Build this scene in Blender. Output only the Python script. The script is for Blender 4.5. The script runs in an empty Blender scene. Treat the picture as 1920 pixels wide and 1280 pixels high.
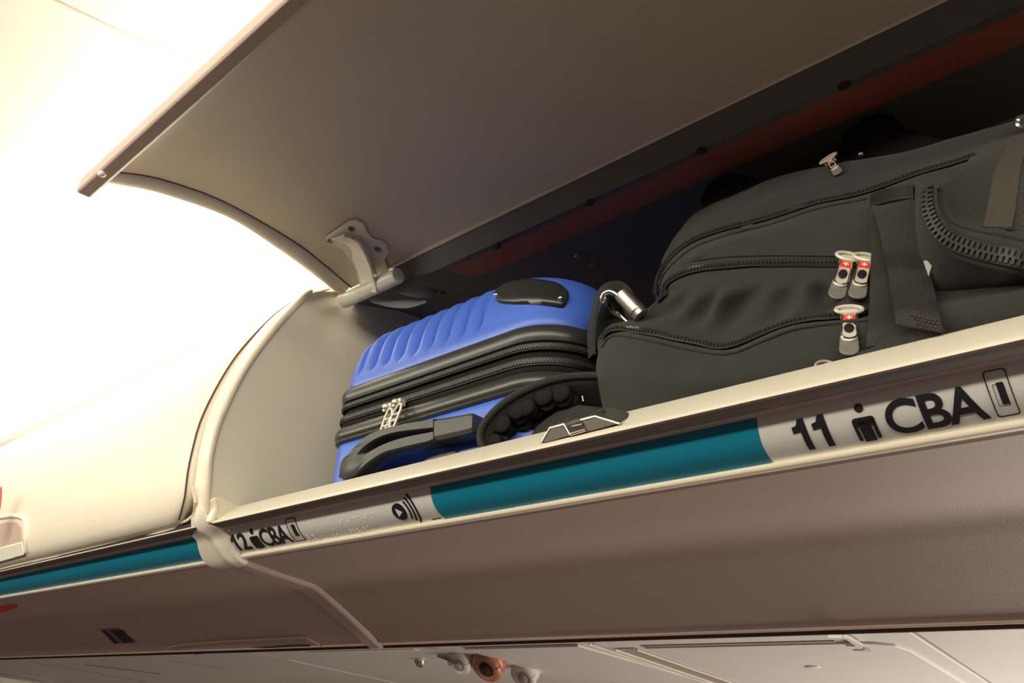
import bpy, bmesh, math, random
from mathutils import Vector, Matrix
from mathutils.bvhtree import BVHTree
random.seed(4)
SC = bpy.context.scene
COL = SC.collection
PI = math.pi
# ---------------------------------------------------------------- camera
F = 1400.0                      # focal length in pixels of a 1920x1280 frame
CAM = Vector((0, 0, 1.60))      # eye height in the aisle; x along the cabin, y into the bin, z up
_mx = Vector((-1800, -622, -F)).normalized()
_h = Vector((math.cos(math.radians(4)), math.sin(math.radians(4)), 0))
_Z = _h.cross(_mx).normalized()
if _Z.y < 0: _Z = -_Z
_X = -_mx
_Y = _Z.cross(_X)
ROT = Matrix((_X, _Y, _Z))      # camera space -> world space
cam_data = bpy.data.cameras.new('camera')
cam_data.sensor_width = 36.0
cam_data.lens = F / 1920 * 36.0
cam_data.clip_start = 0.02
cam = bpy.data.objects.new('camera', cam_data)
COL.objects.link(cam)
cam.matrix_world = Matrix.Translation(CAM) @ ROT.to_4x4()
SC.camera = cam
# ---------------------------------------------------------------- world, lights, exposure
SC.view_settings.view_transform = 'Standard'
SC.view_settings.look = 'None'
SC.view_settings.gamma = 1.0
SC.view_settings.use_curve_mapping = False
SC.view_settings.exposure = 0.0
W = bpy.data.worlds.new('cabin_air'); SC.world = W
W.use_nodes = True
nt = W.node_tree; bg = nt.nodes['Background']
# soft light of the cabin: brightest from the lit seats below, a little more from the right-hand rows
tc = nt.nodes.new('ShaderNodeTexCoord'); sp = nt.nodes.new('ShaderNodeSeparateXYZ'); nt.links.new(tc.outputs['Generated'], sp.inputs[0])
dn = nt.nodes.new('ShaderNodeMapRange'); dn.inputs[1].default_value = .1; dn.inputs[2].default_value = -1; dn.inputs[3].default_value = .035; dn.inputs[4].default_value = .155
rt_ = nt.nodes.new('ShaderNodeMapRange'); rt_.inputs[1].default_value = -1; rt_.inputs[2].default_value = 1; rt_.inputs[3].default_value = .55; rt_.inputs[4].default_value = 1.6
nt.links.new(sp.outputs[2], dn.inputs[0]); nt.links.new(sp.outputs[0], rt_.inputs[0])
ml = nt.nodes.new('ShaderNodeMath'); ml.operation = 'MULTIPLY'; nt.links.new(dn.outputs[0], ml.inputs[0]); nt.links.new(rt_.outputs[0], ml.inputs[1])
bg.inputs[0].default_value = (0.97, 0.72, 0.60, 1); nt.links.new(ml.outputs[0], bg.inputs[1])

def area(name, loc, target, sx, sy, power, col):
    L = bpy.data.lights.new(name, 'AREA'); L.shape = 'RECTANGLE'; L.size = sx; L.size_y = sy
    L.energy = power; L.color = col
    o = bpy.data.objects.new(name, L); COL.objects.link(o)
    d = Vector(target) - Vector(loc)
    o.location = loc
    # keep the long side along x
    z = -d.normalized(); x = Vector((1, 0, 0)); y = z.cross(x).normalized(); x = y.cross(z)
    o.rotation_euler = Matrix((x, y, z)).transposed().to_euler()
    return o
ZC = CAM.z
WARM = (1.0, 0.91, 0.735)
# cove wash lights over the near bins and over the bins across the aisle, both turned to the ceiling
area('cove_wash_near', (-1.8, 0.90, ZC + 0.625), (-1.8, 0.72, ZC + 0.86), 6.4, 0.05, 66, WARM)
# added unseen fill at the aisle ceiling, lights bin contents but not the undersides
area('aisle_fill', (-.9, -.22, ZC + .835), (-.9, -.16, ZC), 6.0, .10, 14, WARM)
# wash light of the bins across the aisle
area('cove_wash_far', (.2, -.80, ZC + .82), (.2, .6, ZC + .12), 6.0, .10, 60, WARM)
# added fill from below for the service panels, no lamp seen there
area('panel_fill', (.4, 1.32, ZC - .60), (.2, 1.03, ZC - .1), 1.5, .3, 10, (1.0, .90, .80))

# ---------------------------------------------------------------- helpers
def at(px, py, **k):
    """point of the place seen at a pixel, on the plane x=, y= or z= (camera-relative)"""
    d = ROT @ Vector((px - 960, 640 - py, -F))
    (a, v), = k.items(); i = 'xyz'.index(a)
    return CAM + d * (v / d[i])
def rayd(px, py):
    return (ROT @ Vector((px - 960, 640 - py, -F))).normalized()

def smooth(me, ang=40):
    for p in me.polygons: p.use_smooth = True
    try: me.set_sharp_from_angle(angle=math.radians(ang))
    except Exception: pass

def world_loc(o):
    return o['_w'] if o is not None and '_w' in o else (0, 0, 0)
WL = {}
def mesh(name, V, Fc, mat, parent=None, ang=40, bevel=0, seg=2, sub=0, recalc=True, kind=None, mats=None, fm=None):
    V = [Vector(v) for v in V]
    lo = Vector([min(v[i] for v in V) for i in range(3)]); hi = Vector([max(v[i] for v in V) for i in range(3)])
    c = Vector(((lo.x + hi.x) / 2, (lo.y + hi.y) / 2, lo.z))
    me = bpy.data.meshes.new(name)
    me.from_pydata([tuple(v - c) for v in V], [], [tuple(f) for f in Fc])
    for m in (mats or [mat]): me.materials.append(m)
    if fm:
        for i, p in enumerate(me.polygons): p.material_index = fm[i]
    if recalc:
        bm = bmesh.new(); bm.from_mesh(me)
        bmesh.ops.recalc_face_normals(bm, faces=bm.faces); bm.to_mesh(me); bm.free()
    me.update()
    smooth(me, ang)
    o = bpy.data.objects.new(name, me); COL.objects.link(o)
    pw = WL.get(parent.name, Vector((0, 0, 0))) if parent else Vector((0, 0, 0))
    o.parent = parent
    o.location = c - pw
    WL[o.name] = c
    if bevel:
        b = o.modifiers.new('bevel', 'BEVEL'); b.width = bevel; b.segments = seg; b.limit_method = 'ANGLE'; b.angle_limit = math.radians(35)
    if sub:
        s = o.modifiers.new('sub', 'SUBSURF'); s.levels = sub; s.render_levels = sub
    if kind: o['kind'] = kind
    return o
def empty(name, loc):
    o = bpy.data.objects.new(name, None); COL.objects.link(o); o.location = loc; o.empty_display_size = 0.05
    WL[o.name] = Vector(loc); return o
def tag(o, label, cat, group=None):
    o['label'] = label; o['category'] = cat
    if group: o['group'] = group
    return o

class MB:
    """collects shapes into one mesh"""
    def __init__(s): s.V = []; s.F = []; s.M = []
    def add(s, V, Fc, m=0):
        n = len(s.V); s.V += [Vector(v) for v in V]; s.F += [tuple(i + n for i in f) for f in Fc]; s.M += [m] * len(Fc); return s
    def box(s, c, sx, sy, sz, ax=None, m=0):
        X, Y, Z = ax or (Vector((1, 0, 0)), Vector((0, 1, 0)), Vector((0, 0, 1)))
        c = Vector(c); V = []
        for k in (-1, 1):
            for j in (-1, 1):
                for i in (-1, 1): V.append(c + X * i * sx / 2 + Y * j * sy / 2 + Z * k * sz / 2)
        return s.add(V, [(0, 2, 3, 1), (4, 5, 7, 6), (0, 1, 5, 4), (2, 6, 7, 3), (0, 4, 6, 2), (1, 3, 7, 5)], m)
    def tube(s, P, r, n=10, m=0, flat=1.0, up=None, cap=True):
        P = [Vector(p) for p in P]; R = r if isinstance(r, (list, tuple)) else [r] * len(P)
        V = []; 
        u = None
        for i, p in enumerate(P):
            t = (P[min(i + 1, len(P) - 1)] - P[max(i - 1, 0)]).normalized()
            if up is not None: a = Vector(up)
            elif u is not None: a = u
            else: a = Vector((0, 0, 1)) if abs(t.z) < .9 else Vector((0, 1, 0))
            sd = t.cross(a).normalized(); u = sd.cross(t).normalized()
            for k in range(n):
                q = 2 * PI * k / n
                V.append(p + sd * math.cos(q) * R[i] + u * math.sin(q) * R[i] * flat)
        Fc = [(i * n + k, i * n + (k + 1) % n, (i + 1) * n + (k + 1) % n, (i + 1) * n + k) for i in range(len(P) - 1) for k in range(n)]
        if cap: Fc += [tuple(range(n - 1, -1, -1)), tuple((len(P) - 1) * n + k for k in range(n))]
        return s.add(V, Fc, m)
    def prism(s, poly, d, m=0, grow=None):
        """polygon (3D points) pushed along vector d"""
        n = len(poly); A = [Vector(p) for p in poly]; B = [p + Vector(d) for p in A]
        Fc = [tuple(range(n)), tuple(range(2 * n - 1, n - 1, -1))] + [(i, (i + 1) % n, n + (i + 1) % n, n + i) for i in range(n)]
        return s.add(A + B, Fc, m)
    def sphere(s, c, r, n=12, ax=None, m=0):
        X, Y, Z = ax or (Vector((1, 0, 0)), Vector((0, 1, 0)), Vector((0, 0, 1)))
        rr = r if isinstance(r, (tuple, list)) else (r, r, r); c = Vector(c)
        V = [c - Z * rr[2]]; h = n // 2
        for i in range(1, h):
            p = PI * i / h
            for k in range(n):
                q = 2 * PI * k / n
                V.append(c + X * rr[0] * math.sin(p) * math.cos(q) + Y * rr[1] * math.sin(p) * math.sin(q) - Z * rr[2] * math.cos(p))
        V.append(c + Z * rr[2]); Fc = []
        for k in range(n):
            Fc.append((0, 1 + (k + 1) % n, 1 + k)); Fc.append((len(V) - 1, len(V) - 1 - n + k, len(V) - 1 - n + (k + 1) % n))
        for i in range(h - 2):
            for k in range(n):
                a = 1 + i * n; Fc.append((a + k, a + (k + 1) % n, a + n + (k + 1) % n, a + n + k))
        return s.add(V, Fc, m)
    def build(s, name, mat, parent=None, **k):
        if isinstance(mat, list): return mesh(name, s.V, s.F, None, parent, mats=mat, fm=s.M, **k)
        return mesh(name, s.V, s.F, mat, parent, **k)

def cr(P, n):
    """Catmull-Rom through P, n samples evenly by length"""
    P = [Vector(p) for p in P]
    Q = []
    for i in range(len(P) - 1):
        a, b, c, d = P[max(i - 1, 0)], P[i], P[i + 1], P[min(i + 2, len(P) - 1)]
        for k in range(16):
            t = k / 16
            Q.append(0.5 * ((2 * b) + (c - a) * t + (2 * a - 5 * b + 4 * c - d) * t * t + (3 * b - a - 3 * c + d) * t ** 3))
    Q.append(P[-1])
    L = [0]
    for i in range(1, len(Q)): L.append(L[-1] + (Q[i] - Q[i - 1]).length)
    out = []; j = 0
    for k in range(n):
        s = L[-1] * k / (n - 1)
        while j < len(L) - 2 and L[j + 1] < s: j += 1
        f = (s - L[j]) / max(L[j + 1] - L[j], 1e-9); out.append(Q[j].lerp(Q[j + 1], min(f, 1)))
    return out
def yz(P, n=None):
    """profile points (y,z camera-relative) -> list of 2D world"""
    P = [(p[0], p[1] + ZC) for p in P]
    if n: P = [(q.x, q.y) for q in cr([Vector((a, b, 0)) for a, b in P], n)]
    return P
def thick(P, t):
    """open polyline -> closed polygon; offset t to the left of travel"""
    out = []
    for i, p in enumerate(P):
        a = P[max(i - 1, 0)]; b = P[min(i + 1, len(P) - 1)]
        dx, dy = b[0] - a[0], b[1] - a[1]; l = math.hypot(dx, dy) or 1
        out.append((p[0] - dy / l * t, p[1] + dx / l * t))
    return list(P) + out[::-1]
def ext(poly, x0, x1, mb=None):
    mb = mb or MB()
    n = len(poly)
    V = [(x0, a, b) for a, b in poly] + [(x1, a, b) for a, b in poly]
    return mb.add(V, [tuple(range(n)), tuple(range(2 * n - 1, n - 1, -1))] + [(i, (i + 1) % n, n + (i + 1) % n, n + i) for i in range(n)])
def ext_strip(P, t, x0, x1, mb=None):
    """thin curved sheet along x (quad caps so concave profiles stay clean)"""
    mb = mb or MB(); n = len(P); C = thick(P, t); A = C[:n]; B = C[n:][::-1]
    V = [(x, a, b) for x in (x0, x1) for L in (A, B) for a, b in L]
    Fc = []
    for i in range(n - 1):
        Fc += [(i, i + 1, 2 * n + i + 1, 2 * n + i), (n + i, 3 * n + i, 3 * n + i + 1, n + i + 1), (i, n + i, n + i + 1, i + 1), (2 * n + i, 2 * n + i + 1, 3 * n + i + 1, 3 * n + i)]
    Fc += [(0, 2 * n, 3 * n, n), (n - 1, 2 * n - 1, 4 * n - 1, 3 * n - 1)]
    return mb.add(V, Fc)

def bvh(V, Fc): return BVHTree.FromPolygons([tuple(v) for v in V], [tuple(f) for f in Fc])
def hit(T, px, py):
    l, n, i, d = T.ray_cast(CAM, rayd(px, py))
    if l is None:
        best = None
        for k in range(60):
            q = CAM + rayd(px, py) * (.6 + k * .03); a, b, i, d = T.find_nearest(q)
            if best is None or d < best[0]: best = (d, a, b)
        l, n = best[1], best[2]
    if n.dot(rayd(px, py)) > 0: n = -n
    return l, n
def path_on(T, pts, n, lift=0.0):
    """picture polyline laid onto a surface"""
    Q = cr([Vector((a, b, 0)) for a, b in pts], n); P = []; N = []
    for q in Q:
        l, m = hit(T, q.x, q.y)
        if l is None: continue
        P.append(l + m * lift); N.append(m)
    # smooth the hits a little
    for _ in range(8):
        P = [P[0]] + [(P[i - 1] + P[i] * 2 + P[i + 1]) / 4 for i in range(1, len(P) - 1)] + [P[-1]]
        N = [N[0]] + [((N[i - 1] + N[i] + N[i + 1]) / 3).normalized() for i in range(1, len(N) - 1)] + [N[-1]]
    return P, N
def ribbon(P, N, w, t, mb=None, m=0):
    mb = mb or MB(); V = []; n = len(P)
    for i in range(n):
        T = (P[min(i + 1, n - 1)] - P[max(i - 1, 0)]).normalized(); S = T.cross(N[i]).normalized()
        ww = w[i] if isinstance(w, list) else w
        V += [P[i] - S * ww / 2, P[i] + S * ww / 2, P[i] + S * ww / 2 * .94 + N[i] * t, P[i] - S * ww / 2 * .94 + N[i] * t]
    Fc = [(4 * i + k, 4 * i + (k + 1) % 4, 4 * i + 4 + (k + 1) % 4, 4 * i + 4 + k) for i in range(n - 1) for k in range(4)] + [(0, 1, 2, 3), (4 * n - 1, 4 * n - 2, 4 * n - 3, 4 * n - 4)]
    return mb.add(V, Fc, m)
def zipper(name, P, N, parent, w=0.013, pitch=0.0030, tw=0.0050, tm='teeth'):
    mb = MB(); ribbon(P, N, w, 0.0012, mb, 0)
    L = [0]
    for i in range(1, len(P)): L.append(L[-1] + (P[i] - P[i - 1]).length)
    k = 0; s = 0; j = 0
    while s < L[-1]:
        while j < len(L) - 2 and L[j + 1] < s: j += 1
        f = (s - L[j]) / max(L[j + 1] - L[j], 1e-9); p = P[j].lerp(P[j + 1], f); n = N[j].lerp(N[j + 1], f).normalized()
        T = (P[j + 1] - P[j]).normalized(); S = T.cross(n).normalized(); n = S.cross(T)
        mb.box(p + n * 0.0021 + S * (tw * .30 * (1 if k % 2 else -1)), pitch * .78, tw * .85, 0.0018, (T, S, n), 1)
        s += pitch * .62; k += 1
    return mb.build(name, [M['tape'], M[tm]], parent, ang=30, recalc=True)

# ---------------------------------------------------------------- materials
M = {}
def mat(key, col, rough=0.5, metal=0.0, bump=0.0, bscale=200, var=0.0, vscale=6, spec=0.5, kind='noise', coat=0, sheen=0, dist=0.001, trans=0):
    m = bpy.data.materials.new(key); m.use_nodes = True; nt = m.node_tree; b = nt.nodes['Principled BSDF']
    b.inputs['Base Color'].default_value = (*col, 1); b.inputs['Roughness'].default_value = rough; b.inputs['Metallic'].default_value = metal
    b.inputs['Specular IOR Level'].default_value = spec
    b.inputs['Coat Weight'].default_value = coat
    b.inputs['Sheen Weight'].default_value = sheen
    b.inputs['Transmission Weight'].default_value = trans
    tc = nt.nodes.new('ShaderNodeTexCoord')
    if var:
        n = nt.nodes.new('ShaderNodeTexNoise'); n.inputs['Scale'].default_value = vscale; n.inputs['Detail'].default_value = 6
        nt.links.new(tc.outputs['Object'], n.inputs['Vector'])
        r = nt.nodes.new('ShaderNodeMapRange'); r.inputs[1].default_value = .3; r.inputs[2].default_value = .7
        r.inputs[3].default_value = 1 - var; r.inputs[4].default_value = 1 + var; nt.links.new(n.outputs[0], r.inputs[0])
        x = nt.nodes.new('ShaderNodeVectorMath'); x.operation = 'SCALE'; x.inputs[0].default_value = col
        nt.links.new(r.outputs[0], x.inputs['Scale']); nt.links.new(x.outputs[0], b.inputs['Base Color'])
    if bump:
        if kind == 'weave':
            w1 = nt.nodes.new('ShaderNodeTexWave'); w1.inputs['Scale'].default_value = bscale; w1.bands_direction = 'X'
            w2 = nt.nodes.new('ShaderNodeTexWave'); w2.inputs['Scale'].default_value = bscale; w2.bands_direction = 'Z'
            mx = nt.nodes.new('ShaderNodeMath'); mx.operation = 'MULTIPLY'
            for w in (w1, w2): nt.links.new(tc.outputs['Object'], w.inputs['Vector'])
            nt.links.new(w1.outputs[1], mx.inputs[0]); nt.links.new(w2.outputs[1], mx.inputs[1]); src = mx.outputs[0]
        elif kind == 'cell':
            n = nt.nodes.new('ShaderNodeTexVoronoi'); n.inputs['Scale'].default_value = bscale
            nt.links.new(tc.outputs['Object'], n.inputs['Vector']); src = n.outputs[0]
        else:
            n = nt.nodes.new('ShaderNodeTexNoise'); n.inputs['Scale'].default_value = bscale; n.inputs['Detail'].default_value = 3
            nt.links.new(tc.outputs['Object'], n.inputs['Vector']); src = n.outputs[0]
        bp = nt.nodes.new('ShaderNodeBump'); bp.inputs['Strength'].default_value = bump; bp.inputs['Distance'].default_value = dist
        nt.links.new(src, bp.inputs['Height']); nt.links.new(bp.outputs[0], b.inputs['Normal'])
    M[key] = m; return m
mat('ceiling_white', (.86, .85, .80), .6)
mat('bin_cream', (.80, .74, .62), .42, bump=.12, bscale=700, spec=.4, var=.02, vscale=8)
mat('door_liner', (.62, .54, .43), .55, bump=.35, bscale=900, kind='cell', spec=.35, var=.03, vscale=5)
mat('end_panel', (.84, .78, .63), .5, bump=.1, bscale=600, var=.02)
mat('ledge', (.64, .60, .50), .32, bump=.05, bscale=500, var=.02, vscale=12)
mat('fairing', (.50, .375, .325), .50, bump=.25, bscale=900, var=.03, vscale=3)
mat('psu_plastic', (.84, .80, .75), .45, bump=.15, bscale=900, var=.02)
mat('psu_channel', (.42, .37, .33), .5)
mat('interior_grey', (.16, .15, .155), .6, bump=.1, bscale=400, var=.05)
mat('reflection_red', (.55, .15, .10), .5, var=.05)
mat('hinge_grey', (.13, .115, .11), .45, bump=.1, bscale=500, var=.08, vscale=10)
mat('dark_gap', (.03, .02, .02), .8)
mat('ledge_shade', (.16, .125, .11), .5)
mat('brown_gap', (.10, .055, .045), .7)
mat('label_silver', (.74, .74, .71), .34, metal=.1, var=.015, vscale=4)
mat('label_teal', (.004, .20, .32), .34, bump=.04, bscale=300)
mat('ink', (.012, .010, .014), .5)
mat('bead', (.86, .78, .62), .28)
mat('white_plastic', (.80, .77, .68), .3)
mat('metal', (.72, .69, .62), .3, metal=1, bump=.05, bscale=300)
mat('metal_dark', (.36, .31, .27), .38, metal=.8, bump=.05, bscale=300)
mat('satin_metal', (.66, .62, .52), .38, metal=.25)
mat('striker', (.07, .055, .045), .42, metal=.3)
mat('chrome', (.82, .80, .75), .15, metal=1)
mat('blue_shell', (.055, .135, .58), .42, bump=.22, bscale=1100, kind='cell', dist=.0004, coat=.1)
mat('black_trim', (.030, .030, .026), .30, bump=.05, bscale=200)
mat('black_plastic', (.036, .037, .033), .42, bump=.12, bscale=700)
mat('black_gloss', (.02, .021, .02), .28)
mat('black_fabric', (.0075, .0075, .007), .75, bump=.5, bscale=420, kind='weave', spec=.25)
mat('cloth', (.0145, .015, .013), .62, bump=.45, bscale=500, kind='weave', sheen=.12, spec=.35, var=.06, vscale=14)
mat('webbing', (.026, .025, .022), .6, bump=.6, bscale=260, kind='weave', spec=.4)
mat('webbing_tan', (.060, .053, .042), .6, bump=.6, bscale=260, kind='weave')
mat('mesh_fabric', (.03, .03, .028), .8, bump=1, bscale=330, kind='cell', dist=.002)
mat('tape', (.010, .010, .009), .6)
mat('coil', (.022, .022, .019), .5)
mat('teeth', (.035, .035, .03), .3, spec=.6)
mat('red', (.75, .035, .025), .4)
mat('white', (.85, .82, .76), .4)
mat('clear_rubber', (.16, .16, .14), .3)
mat('blur_red', (.50, .05, .07), .5)
mat('copper', (.55, .24, .15), .35, metal=.3)

# ---------------------------------------------------------------- bin profiles (y, z) camera-relative, cut across the cabin
X0 = -1.0                       # joint between the two bins
XR = 1.30                       # far end of the open bin, outside the photograph
XL = -3.8                       # far end of the closed bin
LEDGE_E = (.583, .1605); LEDGE_F = (.545, .1345); G = (.560, .1290); H = (.570, .1285); I = (.5945, .0945); J = (.598, .0895)
KINK = (.720, .050); BOT = (.852, -.0425)
def floor_z(y): return .113 - (y - .612) * math.tan(math.radians(10))
strip_prof = yz([H, (.574, .1165), (.582, .1045), I], 9)

# ---- structure: the aisle ceiling and the wall behind the bins
ceil_prof = yz([(-1.7, .60), (-1.45, .75), (-1.0, .85), (-.4, .862), (.255, .856), (.482, .874), (.70, .895), (.95, .885), (1.2, .84), (1.38, .72), (1.44, .50)], 48)
edges = [-4.6, -1.0, 1.8]
mb = MB()
for a, b in zip(edges, edges[1:]): ext_strip(ceil_prof, .02, a + .004, b - .004, mb)
ext_strip([(y, z + .012) for y, z in ceil_prof], .01, edges[0], edges[-1], mb)
mb.build('ceiling', M['ceiling_white'], kind='structure')
mb = MB(); ext_strip(yz([(1.38, -.45), (1.44, .1), (1.44, .52)], 12), -.03, -4.6, 1.8, mb)
mb.build('wall_window_side', M['psu_plastic'], kind='structure')

# ---------------------------------------------------------------- one bin body (shared by the open and the closed bin)
def lower_parts(root, x0, x1, xs0):
    """underside fairing, front ledge, beads; returns nothing"""
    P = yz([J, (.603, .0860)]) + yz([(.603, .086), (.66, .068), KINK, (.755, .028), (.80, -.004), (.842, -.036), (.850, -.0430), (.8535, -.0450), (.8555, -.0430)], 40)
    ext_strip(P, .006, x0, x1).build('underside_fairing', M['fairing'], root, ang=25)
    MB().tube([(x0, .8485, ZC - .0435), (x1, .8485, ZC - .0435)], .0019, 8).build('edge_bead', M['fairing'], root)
    L = [LEDGE_E, (.5795, .1592), (.5510, .1408), (.5475, .1384), (.5455, .1364), (.5450, .1350), (.5462, .1338), G, (.5605, .1335), (.575, .1360)]
    ext(yz(L) + yz([(.590, .145), (.594, .159), (.590, .1615)]), x0, x1).build('front_ledge', M['ledge'], root, ang=35)
    ext(yz([(.5452, .1345), (.5450, .1352), (.5436, .1347), (.5450, .1330), G, (.5600, .1297)]), x0, x1).build('ledge_shade_strip', M['ledge_shade'], root, ang=40)  # dark strip puts the shade of the ledge's undercut face into colour
    mb = MB(); ext(yz([G, (.5600, .1318), (.572, .1318), H, (.5675, .1268), (.5640, .1272)]), x0, x1, mb)
    mb.build('upper_bead', M['fairing'], root, ang=60)
    mb = MB(); ext(yz([I, (.5915, .0935), (.5915, .0905), (.5945, .0885), (.599, .0880), (.603, .0900), (.603, .0950)]), x0, x1, mb)
    mb.build('lower_bead', M['bead'], root, ang=60)

ARC = [(.545, .148), (.542, .175), (.542, .203), (.543, .233), (.556, .289), (.593, .374), (.652, .465), (.707, .532)]
# ================================================================ OPEN BIN
ob = empty('overhead_bin', (0.1, .85, ZC + .05))
tag(ob, 'open overhead luggage bin with raised door and bags inside, above rows 11 and 12', 'overhead bin', 'overhead bins')
lower_parts(ob, X0 + .004, XR, 0)
# floor, back wall, bin ceiling
def solid_sheet(P, t, x0, x1, name, m, par, **k): return ext_strip(yz(P), t, x0, x1).build(name, M[m], par, **k)
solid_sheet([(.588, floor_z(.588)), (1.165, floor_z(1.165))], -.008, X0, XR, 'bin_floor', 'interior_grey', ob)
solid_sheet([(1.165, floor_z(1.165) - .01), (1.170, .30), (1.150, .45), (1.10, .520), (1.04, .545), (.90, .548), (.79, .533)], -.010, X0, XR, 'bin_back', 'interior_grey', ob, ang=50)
ext_strip(yz([(.885, .5455), (.803, .5315)], 6), .006, X0 + .22, XR).build('red_reflection', M['reflection_red'], ob)  # reddish reflection under the bin ceiling, put in as a coloured strip
# end panel of the bin (flat wall at x = X0), with the raised edge trim
poly = yz(ARC, 26) + yz([(.78, .555), (1.0, .57), (1.16, .54), (1.175, floor_z(1.175)), (.588, floor_z(.588) - .003), (.583, .150)])
ext(poly, X0 - .006, X0).build('end_panel', M['end_panel'], ob)
P = cr([Vector((X0 - .004, y - .004, z + ZC + .002)) for y, z in ARC], 40)
MB().tube(P, [.0015, .0045, .0062] + [.0070] * 36 + [.004], 14).build('end_panel_trim', M['bead'], ob)
ext(poly, XR, XR + .006).build('end_panel', M['end_panel'], ob)
# triangular gusset at the foot of the end panel
MB().prism([at(a, b, x=X0 + .003) for a, b in [(402, 972), (404, 938), (409, 930), (478, 962)]], (.0015, 0, 0)).build('corner_gusset', M['end_panel'], ob)
# door: outer skin, liner, flange, free-edge bar, hinge rail
LIN = [(.355, .604), (.415, .619), (.514, .622), (.638, .599), (.700, .577), (.765, .548)]
FL = [(.350, .596), (.378, .603), (.439, .612), (.541, .612), (.637, .586), (.701, .563), (.758, .540)]
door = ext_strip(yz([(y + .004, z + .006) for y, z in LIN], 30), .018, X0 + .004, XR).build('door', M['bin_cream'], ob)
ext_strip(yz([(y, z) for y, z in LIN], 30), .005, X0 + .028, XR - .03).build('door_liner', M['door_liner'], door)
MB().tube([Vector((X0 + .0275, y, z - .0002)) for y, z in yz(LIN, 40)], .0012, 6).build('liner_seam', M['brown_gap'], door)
# end flange: a half-round edge strip, lower than the liner
fp = yz(FL, 34); mb = MB()
sec = [(-.0045, .010), (-.002, .001), (.004, -.003), (.012, -.0015), (.019, .003), (.0235, .0085), (.0235, .020), (-.0045, .020)]
V = []; Fc = []
for i, (y, z) in enumerate(fp):
    a = fp[max(i - 1, 0)]; b = fp[min(i + 1, len(fp) - 1)]; l = math.hypot(b[0] - a[0], b[1] - a[1]); ny, nz = -(b[1] - a[1]) / l, (b[0] - a[0]) / l
    for dx, dn in sec: V.append((X0 + .003 + dx, y + ny * dn, z + nz * dn))
n = len(sec)
for i in range(len(fp) - 1):
    for k in range(n): Fc.append((i * n + k, i * n + (k + 1) % n, (i + 1) * n + (k + 1) % n, (i + 1) * n + k))
Fc += [tuple(range(n)), tuple((len(fp) - 1) * n + k for k in range(n))]
mesh('door_end_flange', V, Fc, M['bin_cream'], door, ang=50)
bar = [(.3262, .5840), (.3285, .5812), (.3430, .5792), (.3468, .5815), (.3510, .5950), (.3600, .6060), (.3550, .6240), (.3430, .6230), (.3300, .6040)]
ext(yz(bar), X0 - .022, XR).build('door_edge_bar', M['fairing'], door, ang=30, bevel=.0008)
p = at(191, 326, z=.5795); MB().sphere(p, (.0060, .0055, .0042), 14).build('bumper_button', M['white_plastic'], door)
hr = [(.760, .545), (.763, .5475), (.775, .5175), (.784, .5140), (.790, .520), (.785, .552), (.772, .560), (.762, .556)]
hrail = ext(yz([(.7605, .5465), (.776, .5150), (.786, .5130), (.792, .524), (.785, .552), (.772, .560)]), X0 + .14, XR).build('hinge_rail', M['hinge_grey'], ob, ang=30)
ext(yz([(.7575, .5455), (.7600, .5440), (.7630, .5480), (.7600, .5510)]), X0 + .13, XR).build('hinge_edge_strip', M['bead'], ob)
for px, py in [(932, 462), (1105, 380), (1315, 282), (1583, 160)]:
    p = at(px, py, y=.777); MB().sphere(p, (.008, .004, .005), 10).build('rail_screw', M['dark_gap'], hrail)
for px, py in [(1087, 480), (1113, 497)]:
    d = rayd(px, py); t = (.546) / d.z; p = CAM + d * t
    MB().sphere(p, (.010, .010, .004), 12).build('bin_screw', M['metal_dark'], ob)

# hinge damper: tube, bracket with three screws, inner lever
hb = MB().tube([(X0 + .030, .745, ZC + .515), (X0 + .033, .745, ZC + .515), (X0 + .175, .740, ZC + .512), (X0 + .178, .740, ZC + .512)], [.0112, .0128, .0135, .0125], 24).build('hinge_tube', M['white_plastic'], ob, ang=50)
LTP = yz(LIN, 30) + yz([(.83, .518)]); LT = bvh([(x, y, z) for x in (-1.15, .5) for y, z in LTP], [(i, i + 1, 32 + i, 31 + i) for i in range(30)])
plate_px = [(611, 441), (640, 421), (655, 410), (668, 408), (683, 416), (689, 431), (700, 444), (716, 448), (728, 457), (730, 470), (722, 482), (727, 497), (733, 508), (712, 520), (690, 530), (676, 534), (668, 500), (645, 465), (630, 456), (615, 453)]
P = []
for a, b in plate_px:
    l, nn = hit(LT, a, b); P.append(l)
cpl = sum((q for q in P), Vector()) / len(P)
pl = MB().prism([q + Vector((0, 0, -.0005)) for q in P], (0, -.0015, -.005)).build('hinge_plate', M['bin_cream'], door, ang=30, bevel=.0015)
# two ribs curving from the plate to the tube
def web(A, B, name, t=.004):
    mb = MB(); n = 14; A = cr(A, n); B = cr(B, n); V = []
    for i in range(n):
        T = (A[min(i + 1, n - 1)] - A[max(i - 1, 0)]).normalized(); S = (B[i] - A[i]).normalized(); N = T.cross(S).normalized()
        if N.y > 0: N = -N
        V += [A[i], B[i], B[i] - N * t, A[i] - N * t]
    Fc = [(4 * i + k, 4 * i + (k + 1) % 4, 4 * i + 4 + (k + 1) % 4, 4 * i + 4 + k) for i in range(n - 1) for k in range(4)] + [(0, 1, 2, 3), (4 * n - 1, 4 * n - 2, 4 * n - 3, 4 * n - 4)]
    mb.add(V, Fc); return mb.build(name, M['bin_cream'], ob, ang=50)
lf = lambda a, b, k=.008: (lambda h: h[0] + Vector((0, -.3, -1)) * k)(hit(LT, a, b))
ridge_ = [lf(650, 426, .014), at(672, 458, y=.684), at(690, 492, y=.706), at(699, 522, y=.722), at(703, 548, y=.734)]
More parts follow.
